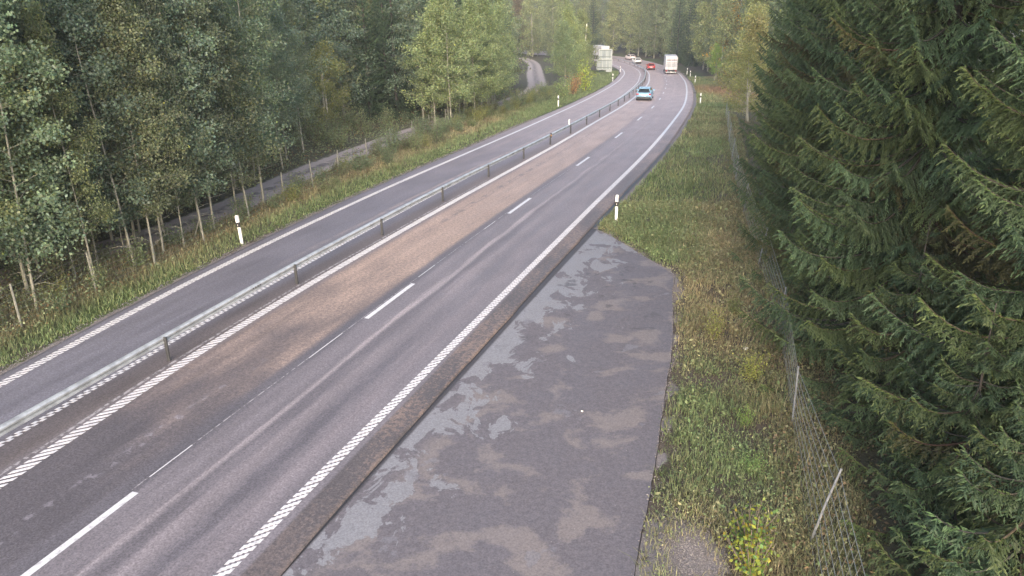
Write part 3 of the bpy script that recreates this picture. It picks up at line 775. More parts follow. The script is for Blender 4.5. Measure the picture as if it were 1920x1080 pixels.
# spruce branch: drooping axis, side twigs hanging from it, needle shoots on every twig
def shoots(A, D, L, W, rg, tint, quads=2):
    """needle-clad shoots as crossed slender blades with a tapered outline"""
    n = len(A); D = unit(D); r1 = unit(np.cross(D, rg.standard_normal((n, 3)))); r2 = np.cross(D, r1); Vs = []; L = np.asarray(L).reshape(-1, 1); W = np.asarray(W).reshape(-1, 1)
    for r in (r1, r2)[:quads]:
        Vs.append(np.stack([A, A + D * L * .45 + r * W * .5, A + D * L, A + D * L * .35 - r * W * .5], 1))
    V = np.concatenate(Vs, 1).reshape(-1, 3); T = np.repeat(tint, 4 * quads, 0)
    return V, np.arange(len(V)).reshape(-1, 4), T
def spruce_branch(seed, L, fine=1.0):
    rg = np.random.default_rng(seed); k = 12; q = np.linspace(0, 1, k)
    side = rg.uniform(-.12, .12) * L
    ax = np.column_stack([L * q, side * q ** 2, L * (-.16 * np.sin(math.pi * q * .75) - .10 * q + .26 * q ** 3)])
    f = lambda t: np.column_stack([np.interp(t, q, ax[:, i]) for i in range(3)])
    VA, FA, TA = [], [], []; base = 0
    wood = Geo().tube(ax, np.interp(q, [0, 1], [.012 + .009 * L, .004]), 5)
    st, sd_, sl = [], [], []
    t = .10; sgn = 1
    while t < 1:
        sp = (.062 / L) / fine
        st.append(t); sgn = -sgn; l2 = (.16 + .24 * L * (1 - t) ** .8 * min(1, .35 + t * 2.2)) * rg.uniform(.6, 1.25); l2 = min(l2, .85)
        hang = rg.uniform(.25, 1.15) * (1 - .65 * t)
        sd_.append(unit(np.array([rg.uniform(.45, .9), sgn * rg.uniform(.55, 1.0), -hang]))); sl.append(l2)
        t += sp * rg.uniform(.6, 1.4)
    A0 = f(np.array(st)); D0 = np.array(sd_); L0 = np.array(sl)
    A_, D_, L_, W_, T_ = [], [], [], [], []
    for a, d, l in zip(A0, D0, L0):
        m = max(3, int(l / (.024 / fine))); w = (np.arange(m) + rg.random(m)) / m
        sag = np.array([0, 0, -1.0]); P = a + d * l * w[:, None] + sag * (l * .35 * w ** 2)[:, None]
        dd = unit(d + sag * .7 * w[:, None])
        perp = unit(np.cross(dd, np.array([0, 0, 1.0]))); sg = np.where(np.arange(m) % 2 == 0, 1, -1)[:, None]
        A_.append(P); D_.append(dd * .75 + perp * sg * rg.uniform(.35, .9, (m, 1)) + sag * rg.uniform(0, .55, (m, 1)) + rg.standard_normal((m, 3)) * .12)
        L_.append((.075 + .055 * rg.random(m)) * (1.15 - .3 * w)); W_.append(np.full(m, .024))
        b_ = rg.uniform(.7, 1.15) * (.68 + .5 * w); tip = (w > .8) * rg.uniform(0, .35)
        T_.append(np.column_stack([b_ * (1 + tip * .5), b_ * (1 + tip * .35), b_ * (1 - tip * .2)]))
        # the twig itself, clad in needles
        m2 = max(2, int(l / .07)); w2 = np.arange(m2) / m2
        A_.append(a + d * l * w2[:, None] + sag * (l * .35 * w2 ** 2)[:, None]); D_.append(unit(d + sag * .7 * w2[:, None])); L_.append(np.full(m2, .11)); W_.append(np.full(m2, .03)); T_.append(np.full((m2, 3), .8))
    tt = np.linspace(.5, 1, int(L / .05)); A_.append(f(tt)); D_.append(np.tile([1, 0, .15], (len(tt), 1)) + rg.standard_normal((len(tt), 3)) * .35); L_.append(np.full(len(tt), .11)); W_.append(np.full(len(tt), .03)); T_.append(np.tile([1.15, 1.15, .95], (len(tt), 1)))
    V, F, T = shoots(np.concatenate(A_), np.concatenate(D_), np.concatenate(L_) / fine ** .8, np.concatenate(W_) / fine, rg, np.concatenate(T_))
    # wood and needles in one mesh, two materials
    nv = len(V); WV = np.array(wood.V); WF = [f_ for f_ in wood.F if len(f_) == 4]
    V = np.concatenate([V, WV]); F = np.concatenate([F, np.array(WF) + nv]); T = np.concatenate([T, np.ones((len(WV), 3))])
    fm = np.concatenate([np.zeros(nv // 4, int), np.ones(len(WF), int)])
    return V, F, T, fm

# ------------------------------------------------------------------ tree kinds
rng = np.random.default_rng(2024)
def lab(o, label, cat, group=None):
    o['label'] = label; o['category'] = cat
    if group: o['group'] = group
def plant(name, parts, x, y, label, cat, group=None, sc=1.0, rz=None, color=(1, 1, 1), lean=(0, 0), dz=-0.08, zs=1.0):
    r = link(name, None, None, pt(x, y, dz)); lab(r, label, cat, group)
    r.rotation_euler = (lean[0], lean[1], rng.uniform(0, 6.28) if rz is None else rz); r.scale = (sc, sc, sc * zs)
    for pn, me in parts:
        o = link(pn, me, r)
        if pn in ('crown', 'foliage', 'leaves'): o.color = (*color, 1)
    return r
ASPEN = [make_tree(10 + i, 11.5 + i * .5, 1.5 + .45 * (i % 3), 1.9, 48, 19000, .098, .042 + .008 * (i % 3), .52, .4, .0, .62) for i in range(5)]
ASPEN = [[('trunk', a), ('crown', b_)] for a, b_ in ASPEN]
BIRCH = [[('trunk', a), ('crown', b_)] for a, b_ in [make_tree(30 + i, 10.5 + i, 1.2 + .3 * i, 2.9, 54, 15000, .135, .075, .5, .4, .05, .72) for i in range(3)]]
BUSHY = [[('trunk', a), ('crown', b_)] for a, b_ in [make_tree(40 + i, 6.0 + i, .5, 2.2, 26, 6500, .10, .07, .55, .3, .0, .65, 2) for i in range(2)]]
FAR = [[('trunk', a), ('crown', b_)] for a, b_ in [make_tree(50 + i, 19 + 1.5 * i, .9, 3.7, 60, 9500, .27, .14, .5, .4, .0, 1.2) for i in range(4)]]
FARB = [[('trunk', a), ('crown', b_)] for a, b_ in [make_tree(60 + i, 11 + 2 * i, .6, 3.4, 46, 9000, .2, .12, .45, .4, .0, 1.05) for i in range(3)]]
SHRUB = [[('stems', a), ('foliage', b_)] for a, b_ in [make_shrub(70 + i, 1.0 + .25 * i, .7, 12, 900, .075) for i in range(4)]]

def spruce_far(seed, H, R, nw):
    rg = np.random.default_rng(seed); Vs, Fs, Ts, nv = [], [], [], 0
    kinds = [spruce_branch(seed * 10 + k, R * q, .42) for k, q in enumerate((1.0, .8, .6, .4, .25))]
    for i in range(nw):
        h = .8 + (H - 1.2) * (i / nw) ** 1.05; L = R * max(.1, (1 - h / H)) ** .8
        V, F, T, fm = kinds[min(4, max(0, int(np.argmin([abs(L - R * q) for q in (1.0, .8, .6, .4, .25)]))))]
        keep = fm == 0; F = F[keep]; V = V[:len(F) * 4]; T = T[:len(F) * 4]
        for j in range(5):
            az = j * 1.2566 + i * 1.1 + rg.uniform(-.3, .3); c_, s2 = math.cos(az), math.sin(az); tl = rg.uniform(-.15, .12) + .35 * (h / H)
            W = V * rg.uniform(.85, 1.1); W = np.column_stack([W[:, 0], W[:, 1], W[:, 2] + W[:, 0] * tl])
            Vs.append(np.column_stack([c_ * W[:, 0] - s2 * W[:, 1], s2 * W[:, 0] + c_ * W[:, 1], W[:, 2] + h])); Fs.append(F + nv); Ts.append(T); nv += len(W)
    tr = Geo().tube([(0, 0, 0), (0, 0, H * .5), (0, 0, H)], [.24, .14, .02], 8).me('trunk', M_BARKD)
    return [('trunk', tr), ('crown', mesh('crown', np.concatenate(Vs), np.concatenate(Fs), M_NEEDLE, False, np.concatenate(Ts)))]
SPRUCE_FAR = [spruce_far(81, 20, 2.9, 30), spruce_far(82, 17, 2.6, 26)]

BR_LEN = (3.7, 3.2, 2.7, 2.2, 1.6, 1.0)
BR = []
for li, L in enumerate(BR_LEN):
    for v in range(2):
        V, F, T, fm = spruce_branch(900 + li * 10 + v, L, 1.0)
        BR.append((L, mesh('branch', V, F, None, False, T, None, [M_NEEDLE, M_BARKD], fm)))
def spruce_near(x, y, H, R, label, seed, hmax=99.0, color=(1, 1, 1)):
    rg = np.random.default_rng(seed); r = link('spruce_tree', None, None, pt(x, y, -.1)); lab(r, label, 'spruce', 'tall spruces behind the sagging fence')
    hs = np.linspace(0, H, 10); link('trunk', Geo().tube(np.column_stack([.03 * np.sin(hs), .03 * np.cos(hs * 1.3), hs]), .0095 * H * (1 - .95 * hs / H) + .006, 10).me('trunk', M_BARKD, True), r)
    cr = link('crown', None, r)
    h = .45
    while h < H - .15:
        L = R * (1 - h / H) ** .75; nb = 7 if h < hmax else 4
        for j in range(nb):
            l = L * rg.uniform(.78, 1.15); k = int(np.argmin([abs(l - q) for q in BR_LEN])); me = BR[k * 2 + int(rg.integers(2))][1]
            o = link('branch', me, cr); o.location = (0, 0, h + rg.uniform(-.18, .18)); sc_ = l / BR_LEN[k]
            o.scale = (sc_, sc_ * (1 if rg.random() < .5 else -1), sc_)
            o.rotation_euler = (rg.uniform(-.12, .12), -(-.10 + .38 * (h / H)) + rg.uniform(-.14, .14), j * 6.283 / nb + h * 2.3 + rg.uniform(-.35, .35))
            w = rg.uniform(.78, 1.18); q = rg.random()
            tn = (1.18, 1.12, .88) if q < .25 else ((.86, .98, 1.0) if q < .6 else (1.0, 1.03, .95))
            if q > .94 and h < 9: tn = (1.2, .85, .72); w *= .75
            o.color = (w * tn[0], w * tn[1], w * tn[2], 1)
        h += (.33 if h < hmax else .65) * rg.uniform(.85, 1.15)
    return r
spruce_near(9.7, 17.4, 21, 3.6, 'tall spruce with drooping branches nearest the lay-by, beside the sagging fence', 1, 11)
spruce_near(9.5, 11.3, 19, 3.4, 'dark spruce filling the lower corner beside the leaning steel fence post', 2, 11)
spruce_near(11.5, 25.0, 22, 3.6, 'second tall spruce along the fence, behind the one nearest the lay-by', 3, 11)
spruce_near(14.0, 16.0, 22, 3.6, 'dark spruce at the picture edge, one row back from the fence', 4, 11)
spruce_near(13.2, 32.5, 21, 3.4, 'third spruce along the fence, its branches overhanging the grassy verge', 5, 10)
spruce_near(8.3, 14.3, 5.0, 1.8, 'young spruce squeezed between two tall ones by the upright fence post', 6, 10)
spruce_near(9.9, 21.2, 6.0, 1.9, 'young spruce between the first and second tall spruces along the fence', 7, 10)
spruce_near(7.7, 11.0, 4.6, 1.7, 'young spruce leaning over the wires beside the leaning steel post', 9, 10)
spruce_near(8.9, 9.2, 5.5, 2.2, 'young spruce hugging the bottom corner below the dark tall spruce', 10, 10)
spruce_near(7.2, 8.6, 5.0, 1.9, 'young spruce in the very bottom corner behind the sagging fence', 8, 10)
for x, y, l in ((15.8, 40.5, 'fourth spruce along the fence beyond the overhanging one'), (18.6, 49.5, 'fifth spruce along the fence, standing behind the tan-leaved tree'),
                (18.5, 24.5, 'tall spruce one row behind the second fence-side spruce'), (19.8, 33.5, 'tall spruce one row behind the third fence-side spruce'),
                (24, 44, 'tall spruce two rows behind the fence near the tan-leaved tree'), (20, 14, 'tall spruce two rows back at the picture edge'), (23, 19, 'tall spruce three rows back at the picture edge'), (27, 24, 'tall spruce deep behind the picture-edge spruces'), (31, 33, 'tall spruce far back in the dark wood behind the fence'), (29, 41, 'tall spruce far back behind the tan-leaved tree'), (34, 48, 'tall spruce at the back of the dark wood'), (17.5, 10.5, 'tall spruce beside the bottom corner, two rows back'), (24, 28, 'tall spruce deep in the shade behind the fence-side row'),
                (21.0, 58.5, 'last spruce of the dark fence-side row before the bend')):
    plant('spruce_tree', SPRUCE_FAR[int(rng.integers(2))], x, y, l, 'spruce', 'tall spruces behind the sagging fence', 1.12)

# ------------------------------------------------------------------ woodland on the far side
ORD = 'first second third fourth fifth sixth seventh eighth ninth tenth eleventh twelfth thirteenth fourteenth fifteenth sixteenth seventeenth eighteenth nineteenth twentieth twenty-first twenty-second twenty-third twenty-fourth twenty-fifth twenty-sixth twenty-seventh twenty-eighth'.split()
FRONT = [(-15.0, 22.0), (-15.5, 22.5), (-16.8, 23.1), (-18.3, 26.4), (-17.0, 26.8), (-17.8, 28.6), (-16.3, 29.5), (-16.1, 27.3), (-13.7, 25.9), (-15.7, 30.6), (-13.3, 26.6), (-15.2, 29.1),
         (-13.9, 29.0), (-12.85, 30.1), (-12.75, 31.1), (-12.6, 33.6), (-12.45, 34.4), (-12.0, 35.6), (-14.6, 39.2), (-14.1, 40.9), (-13.6, 44.6), (-14.3, 47.9), (-13.9, 50.5)]
FRONT.sort(key=lambda p: p[0] / p[1])
taken = []
GREEN = [(1.0, 1.0, 1.0), (.92, 1.02, 1.02), (1.12, 1.06, .95), (.86, .96, 1.04), (1.2, 1.15, .92)]
for i, (x, y) in enumerate(FRONT):
    plant('aspen_tree', ASPEN[i % 5], x, y, f'slender grey-stemmed aspen by the far fence, {ORD[i]} stem counted from the lay-by-less end'.replace('lay-by-less end', 'picture edge'), 'aspen', 'aspens along the far fence',
          rng.uniform(.85, 1.1), None, GREEN[int(rng.integers(5))], (rng.uniform(-.03, .03), rng.uniform(-.03, .03)))
    taken.append((x, y))
k = 0
for _ in range(400):
    s = rng.uniform(17, 31); p = at(s, U_FL(s) - rng.uniform(.4, 7.0))
    if not all((p[0] - a) ** 2 + (p[1] - b_) ** 2 > .8 for a, b_ in taken) or (dpath(p[0], p[1])[0] < 1.5 and p[1] > 28): continue
    taken.append(tuple(p)); k += 1
    plant('aspen_sapling', ASPEN[int(rng.integers(5))], p[0], p[1], 'thin pale aspen sapling among the fence-side stems', 'sapling', 'thin saplings behind the far fence', rng.uniform(.5, .72), None, GREEN[int(rng.integers(5))], (rng.uniform(-.05, .05), rng.uniform(-.05, .05)), zs=1.25)
    if k > 34: break
taken += [(-14.2, 29.9)]
def clear(x, y, d):
    return all((x - a) ** 2 + (y - b_) ** 2 > d * d for a, b_ in taken)
CLEARING = [(-17, 47), (-6, 47), (-4.5, 62), (-7, 68), (-16, 61)]
n = 0
cand = []
for _ in range(9000):
    y = rng.uniform(17, 130); x = rng.uniform(-.78 * y - 6, 2)
    cand.append((x, y))
cx, cy = np.array(cand).T
cs, cu = su(cx, cy); back = U_FL(cs) - cu; dp = dpath(cx, cy)
okc = (back > 1.0) & (dp > 1.9) & ~inpoly(cx, cy, CLEARING) & (back < 26) & (cx < 0.012 * cy - 3.2)
okc &= ~((cx / cy > -.16) & (cy < 64) & (cy > 50) & (back < 5)) & ~((cx / cy > -.265) & (cx / cy < -.12) & (cy < 66) & (cy > 42)) & ~((cx / cy > -.215) & (cx / cy < -.125) & (cy < 88) & (cy > 60))
order = [i for i in np.argsort(back) if okc[i]]
for i in order:
    x, y = cx[i], cy[i]; d = 1.25 + .07 * back[i] + .012 * y
    if not clear(x, y, d): continue
    taken.append((x, y)); n += 1
    if y < 62:
        kind, nm, cat = ASPEN[int(rng.integers(5))], 'aspen_tree', 'aspen'; lbl = 'young leafy aspen in the dense stand behind the far fence'; gp = 'dense aspen stand behind the far fence'; sc_ = rng.uniform(.85, 1.15)
        if rng.random() < .22: kind = BUSHY[int(rng.integers(2))]; sc_ *= .8
    else:
        kind, nm, cat = (BIRCH[int(rng.integers(3))] if rng.random() < .7 else FARB[int(rng.integers(3))]), 'birch_tree', 'birch'; lbl = 'leafy birch in the deep wood behind the grassy clearing'; gp = 'birches in the deep wood behind the clearing'; sc_ = rng.uniform(1.0, 1.3)
    plant(nm, kind, x, y, lbl, cat, gp, sc_, None, GREEN[int(rng.integers(5))], (rng.uniform(-.04, .04), rng.uniform(-.04, .04)))
    if n > 250: break

# the leafy clump beside the clearing
CL = [(-6.5, 65.6), (-5.6, 69.0), (-5.0, 64.4), (-4.4, 72.6), (-3.3, 71.0), (-2.8, 75.0), (-2.3, 78.4), (-1.9, 82.0), (-1.8, 88.0), (-6.0, 73.5), (-3.6, 80)]
for i, (x, y) in enumerate(CL):
    plant('birch_tree', BIRCH[i % 3], x, y, f'pale green birch in the clump beside the clearing, {ORD[i]} from the clearing', 'birch', 'birch clump beside the clearing', rng.uniform(.85, 1.0), None, (1.45, 1.45, 1.1), (0, 0))
for x, y, l, q in ((-10.4, 70.5, 'dark spruce half hidden between the clearing and the birch clump', .78), (-11.9, 75, 'dark spruce one row behind the back of the clearing', .85), (-14.2, 74.5, 'dark spruce deep behind the clearing, beside the olive bushy tree', .85), (-12.6, 83, 'tall dark spruce farthest behind the clearing', 1.0)):
    plant('spruce_tree', SPRUCE_FAR[0], x, y, l, 'spruce', None, q, None, (.7, .8, .9))
plant('spruce_tree', SPRUCE_FAR[1], -12.6, 69, 'dark low spruce at the back of the grassy clearing', 'spruce', None, .7, None, (.7, .8, .88))
plant('bushy_tree', BUSHY[0], -13.8, 58, 'yellow-green bushy tree at the edge of the clearing', 'tree', None, 1.15, None, (1.5, 1.3, .8))
plant('bushy_tree', BUSHY[1], -15.6, 64, 'olive bushy tree behind the clearing', 'tree', None, 1.0, None, (1.35, 1.15, .85))
for i, (x, y) in enumerate([(-14.5, 95), (-13.6, 96.5), (-12.6, 95.5), (-11.8, 97)]):
    m = Geo().tube([(0, 0, 0), (.1, 0, 7), (.25, .1, 15)], [.16, .13, .06], 8).me('trunk', M_BARK)
    plant('pine_tree', [('trunk', m), ('crown', FAR[i % 4][1][1])], x, y, f'tall bare pinkish pine stem above the clearing, {ORD[i]} in its row', 'pine', 'tall bare stems above the clearing', 1.0, None, (1.0, .9, .7), dz=1.0)

# mid distance between track and bend
MID = [(8.0, 113, BIRCH, 'broad grey-green birch beside the distant track'), (9.4, 121, BIRCH, 'pale birch behind the yellow shrub near the distant track'), (11, 133, FARB, 'light green tree midway between track and sign'),
       (12.0, 147, FARB, 'light green tree closest before the large sign'), (14.4, 163, FARB, 'spreading birch with white stem beside the large sign'), (16.6, 182, FARB, 'tall birch just behind the large sign'),
       (12.5, 172, FARB, 'yellowish birch behind the spreading white-stemmed one'), (12.0, 158, FARB, 'tree in the middle of the group past the track'), (13, 192, FAR, 'tall pale tree at the back of the group past the track'), (14, 205, FAR, 'tall tree at the back of the group, beside the far bend'),
       (-2.6, 118, BIRCH, 'grey-green birch at the near side of the distant track'), (-3.6, 130, FARB, 'tree along the near side of the distant track'), (-2.6, 146, FARB, 'second tree along the near side of the distant track'), (-2.0, 165, FARB, 'third tree along the near side of the distant track'), (-1.5, 186, FAR, 'tall tree along the near side of the distant track')]
for x, y, K, l in MID:
    plant('birch_tree', K[int(rng.integers(3))], x, y, l, 'birch', None, rng.uniform(.8, .98), None, (1.45, 1.4, .95) if x > 8 else (1.2, 1.25, 1.05))
for x, y, q, l in ((8.6, 243, .62, 'broad green tree closing off the end of the distant track'), (13.2, 238, .66, 'green tree between the end of the track and the large sign'), (-2.5, 246, .7, 'green tree on the near side of the track end'), (4.2, 250, .62, 'green tree right behind the end of the distant track')):
    plant('broadleaf_tree', FARB[int(rng.integers(3))], x, y, l, 'tree', None, q * 1.4, None, (1.4, 1.35, 1.05))
plant('rowan_tree', FARB[0], 2.2, 247, 'rust red tree above the end of the distant track', 'tree', None, 1.6, None, (1.5, .95, .75))
m = Geo().tube([(0, 0, 0), (.2, 0, 4), (.7, .1, 10.5)], [.19, .16, .10], 8).me('trunk', plain('birch_bark_white', (.62, .60, .50), .7, 0, .3, .2, 3))
plant('birch_tree', [('trunk', m), ('crown', FARB[1][1][1])], 15.6, 168, 'pale birch with bright white leaning stem left of the large sign', 'birch', None, 1.0, 0, (1.5, 1.4, .85))

# far forest round the bend: every tree in its own place
fx = []
for _ in range(6000):
    y = rng.uniform(95, 330); x = rng.uniform(-60, 130)
    fx.append((x, y))
fx = np.array(fx); fs, fu = su(fx[:, 0], fx[:, 1]); dpp = dpath(fx[:, 0], fx[:, 1])
rr_ = fx[:, 0] / fx[:, 1]
okf = ((fu > 9.5) & (rr_ < .60) & (rr_ > .06) & (fx[:, 1] > 150)) | ((fu > 17) & (rr_ < .62) & (fx[:, 1] > 95) & (rr_ > .27)) | ((fx[:, 1] > 232) & (fu > 10) & (rr_ < .62)) | ((fu < -17) & (fx[:, 1] > 225) & (dpp > 4)) | ((fu < -30) & (fx[:, 1] > 130) & (rr_ < .0))
okf &= ~((rr_ > .0) & (rr_ < .045) & (fx[:, 1] < 236))
order = [i for i in np.argsort(np.abs(fu) + .03 * fx[:, 1]) if okf[i]]
nf = 0
FCOL = [(1.45, 1.4, 1.1), (1.3, 1.3, 1.1), (1.75, 1.55, 1.0), (1.2, 1.2, 1.1), (1.6, 1.45, 1.05)]
for i in order:
    x, y = fx[i]
    if not clear(x, y, 4.2 if y > 150 else 3.6): continue
    taken.append((x, y)); nf += 1
    if rng.random() < .16: plant('spruce_tree', SPRUCE_FAR[int(rng.integers(2))], x, y, 'dark spruce among the far forest round the bend', 'spruce', 'far spruces round the bend', rng.uniform(.95, 1.25), None, (1.1, 1.15, 1.05))
    else: plant('broadleaf_tree', FAR[int(rng.integers(4))], x, y, 'tall grey-green broadleaf tree in the far forest round the bend', 'tree', 'far broadleaf trees round the bend', rng.uniform(.85, 1.2), None, FCOL[int(rng.integers(5))])
    if nf > 190: break
for x, y, c, l, sc_, zs in ((36.6, 139, (1.7, 2.0, .7), 'bright yellow-green cone-shaped young tree beyond the outer bend', .95, 1.1), (36.4, 129, (1.7, 1.75, .75), 'smaller yellow-green cone-shaped young tree beyond the outer bend', .75, 1.1)):
    plant('young_birch_tree', BUSHY[0], x, y, l, 'young tree', None, sc_, None, c, zs=zs)
plant('tan_leaved_tree', FARB[0], 23.3, 75.5, 'tall tan-leaved tree at the end of the spruce row', 'tree', None, .82, None, (1.6, 1.25, .85))
plant('tan_leaved_tree', BUSHY[1], 20.6, 66.5, 'lower ochre bushy tree in front of the tall tan-leaved one', 'tree', None, .95, None, (1.55, 1.3, .8))
plant('sunlit_tint_tree', FARB[2], 44, 158, 'tree with low sunlight coloured orange into its crown above the spruce row', 'tree', None, 1.15, None, (4.2, 2.0, .4))  # orange leaf tint stands for low sun catching the treetop
plant('broadleaf_tree', FARB[1], 40, 128, 'grey-green tree behind the cone-shaped young trees', 'tree', None, 1.15, None, (1.25, 1.2, .95))
plant('broadleaf_tree', FARB[0], 31, 100, 'olive tree behind the rusty bank of dry plants', 'tree', None, 1.0, None, (1.5, 1.3, .85))
plant('broadleaf_tree', FARB[2], 34, 110, 'tall olive tree between the rusty bank and the spruces', 'tree', None, 1.0, None, (1.5, 1.35, .85))

# shrubs along the fence and the track
k = 0
SHN = []
for _ in range(4000):
    s = rng.uniform(18, 110); u = U_FL(s) + rng.normal(0, 1.3) - .2 - (2.2 * rng.random() if s < 34 else 0)
    p = at(s, u)
    if u > U_AL(s) - 1.2 - .02 * s or (dpath(p[0], p[1])[0] < 1.6 and p[1] > 28): continue
    if not all((p[0] - a) ** 2 + (p[1] - b_) ** 2 > 1.1 ** 2 for a, b_ in SHN): continue
    SHN.append(tuple(p)); k += 1
    c = [(.9, 1, .9), (1.1, 1.15, .9), (1.0, .95, .8), (1.45, 1.3, .75)][int(rng.integers(4))]
    plant('shrub', SHRUB[int(rng.integers(4))], p[0], p[1], 'low leafy shrub growing along the far wire fence', 'shrub', 'shrubs along the far fence', rng.uniform(.55, 1.0) * (1 if s < 50 else 1.25), None, c)
    if k > 110: break
for i in range(26):
    x = rng.uniform(-16, -7.5); y = rng.uniform(52, 66)
    if dpath(x, y)[0] < 2 or x > -.115 * y: continue
    plant('shrub', SHRUB[int(rng.integers(4))], x, y, 'pale leafy shrub in the open clearing beside the track', 'shrub', 'shrubs in the clearing', rng.uniform(.9, 1.6), None, (1.15, 1.15, .95))
plant('shrub', SHRUB[3], 10.6, 109, 'bright yellow-green shrub on the verge short of the large sign', 'shrub', None, 2.4, None, (2.6, 2.6, .7))
plant('shrub', SHRUB[2], 8.2, 101, 'rusty red shrub on the verge beside the yellow-green one', 'shrub', None, 1.9, None, (2.3, 1.1, .8))
plant('shrub', SHRUB[1], 6.6, 96, 'pale green shrub at the foot of the trees by the track', 'shrub', None, 2.0, None, (1.4, 1.5, 1.0))
# the yellowing plant by the corner of the lay-by
def yellow_plant():
    rg = np.random.default_rng(99); g = Geo(); Cn = []; tn = []
    for i in range(17):
        az = rg.uniform(0, 6.28); L = rg.uniform(.35, .85); r = rg.uniform(.05, .42); d = np.array([math.cos(az), math.sin(az), 0]); q = np.linspace(0, 1, 5)[:, None]
        g.tube(d * r * q + np.array([0, 0, L]) * q, .007, 4)
        for w in np.linspace(.08, 1.03, 26):
            Cn.append(d * r * w + np.array([0, 0, L * w]) + rg.standard_normal(3) * .06); tn.append([(2.0, 1.75, .45), (1.5, 1.55, .5), (.9, 1.25, .6), (2.3, 1.45, .35)][int(rg.choice(4, p=[.3, .35, .25, .1]))])
    V, F, T = leaves(np.array(Cn), .068, rg, .62, 1.2, np.array(tn))
    return [('stems', g.me('stems', M_TWIG)), ('leaves', mesh('leaves', V, F, M_LEAF, False, T))]
YP = yellow_plant()
plant('leafy_weed', YP, 4.15, 10.9, 'tall weed with yellowing leaves beside the gravel patch', 'weed', 'yellowing weeds beside the gravel patch', 1.2)
plant('leafy_weed', YP, 4.0, 10.15, 'bushy orange-tinged weed at the very bottom beside the gravel patch', 'weed', 'yellowing weeds beside the gravel patch', 1.2)
for x, y, sc_, c, l in ((5.75, 19.6, .6, (1.5, 1.3, .7), 'small ochre shrub on the right verge below the spruces'), (6.0, 17.0, .62, (1.7, 1.5, .7), 'small yellowing shrub by the upright fence post'), (4.9, 13.2, .42, (1.1, 1.4, .8), 'low bright green weed in the verge beside the lay-by'),
                        (6.9, 21.5, .5, (1.3, 1.25, .8), 'small shrub in front of the second spruce'), (5.3, 15.0, .38, (1.2, 1.5, .7), 'low leafy weed half way along the lay-by verge')):
    plant('shrub', SHRUB[int(rng.integers(4))], x, y, l, 'shrub', None, sc_, None, c)

# ------------------------------------------------------------------ grass, weeds, litter of leaves (uncountable)
def blades(P, h, w, rg, col, lean=.5):
    n = len(P); az = rg.uniform(0, 6.283, n); d = np.stack([np.cos(az), np.sin(az), 0 * az], 1); p = np.stack([-np.sin(az), np.cos(az), 0 * az], 1)
    h = (np.asarray(h) * rg.uniform(.5, 1.3, n))[:, None]; w = (np.asarray(w) * rg.uniform(.7, 1.3, n))[:, None]; l = (lean * rg.random(n))[:, None] * h
    up_ = np.array([0, 0, 1.0])
    m = P + up_ * h * .6 + d * l * .45
    V = np.stack([P - p * w * .5, P + p * w * .5, m + p * w * .38, P + up_ * h * .92 + d * l * 1.25, m - p * w * .38], 1).reshape(-1, 3)
    b_ = np.arange(n)[:, None] * 5
    F = np.concatenate([b_ + [0, 1, 2, 4]], 1)
    F3 = np.concatenate([b_ + [4, 2, 3]], 1)
    c = np.repeat(col, 5, 0)
    return V, F, F3, c
def grass_object(name, label, pts, h, w, rg, col, lean=.5):
    z = tz(pts[:, 0], pts[:, 1]) - .015
    V, F, F3, c = blades(np.column_stack([pts, z]), h, w, rg, col, lean)
    F = np.concatenate([F[:, [0, 1, 2]], F[:, [0, 2, 3]], F3]) 
    return link(name, mesh(name, V, F, M_GRASS, False, c), kind='stuff', label=label, category='grass')
def grass_col(x, y, dryness, rg):
    n = len(x); g = np.array([.080, .120, .050]); g2 = np.array([.116, .146, .070]); dcol = np.array([.230, .195, .115]); br = np.array([.150, .112, .072])
    a = rg.random(n)[:, None]; c = g * a + g2 * (1 - a)
    k = np.clip(dryness + rg.normal(0, .22, n), 0, 1)[:, None]; b_ = rg.random(n)[:, None]
    c = c * (1 - k) + (dcol * b_ + br * (1 - b_)) * k
    return c * 1.5 * rg.uniform(.6, 1.35, n)[:, None] * (.72 + .56 * fnoise(x, y, 1.3, 12))[:, None]
rg = np.random.default_rng(31)
# right verge, near
N0 = 200000
y = 8.5 + 27 * rg.random(N0) ** 1.35; x = rg.uniform(1.5, 11.5, N0)
s1, u1 = su(x, y); okg = ~inpoly(x, y, LB_FULL[:5] + [(1.3, 6.0)] + [(a + .06, b_) for a, b_ in LAYBY]) & (u1 > U_AR(s1) + .25) & (x < fence_r_x(y) + 1.2) & (x > -20)
gp = np.exp(-(((x - 3.0) / 0.66) ** 2 + ((y - 10.4) / 1.05) ** 2)); patch = fnoise(x, y, 1.1, 3)
lbd = np.min([np.hypot(x - a, y - b_) for a, b_ in [np.array(LAYBY[k]) * (1 - q) + np.array(LAYBY[k + 1]) * q for k in range(len(LAYBY) - 1) for q in (0, .25, .5, .75)]], axis=0)
okg &= (rg.random(N0) > gp * 1.15) & (patch + .35 * rg.random(N0) > .44) & (rg.random(N0) < .05 + (lbd / .52) * (.5 + fnoise(x, y, .7, 11)))
x, y = x[okg], y[okg]; s1, u1 = s1[okg], u1[okg]
dry = fnoise(x, y, 3.5, 1) * 1.3 - .38 + .35 * sstep(x - (fence_r_x(y) - 3.2), 0, 2.6) + .15 * sstep(y, 14, 20)
greenpatch = np.exp(-(((x - 4.7) / .9) ** 2 + ((y - 14.2) / 2.0) ** 2)) + np.exp(-(((x - 5.8) / 1.0) ** 2 + ((y - 30.5) / 2.0) ** 2)) + .7 * np.exp(-(((x - 5.6) / .7) ** 2 + ((y - 27.) / 1.4) ** 2))
dry = np.clip(dry - .05 - greenpatch * .8, 0, .95)
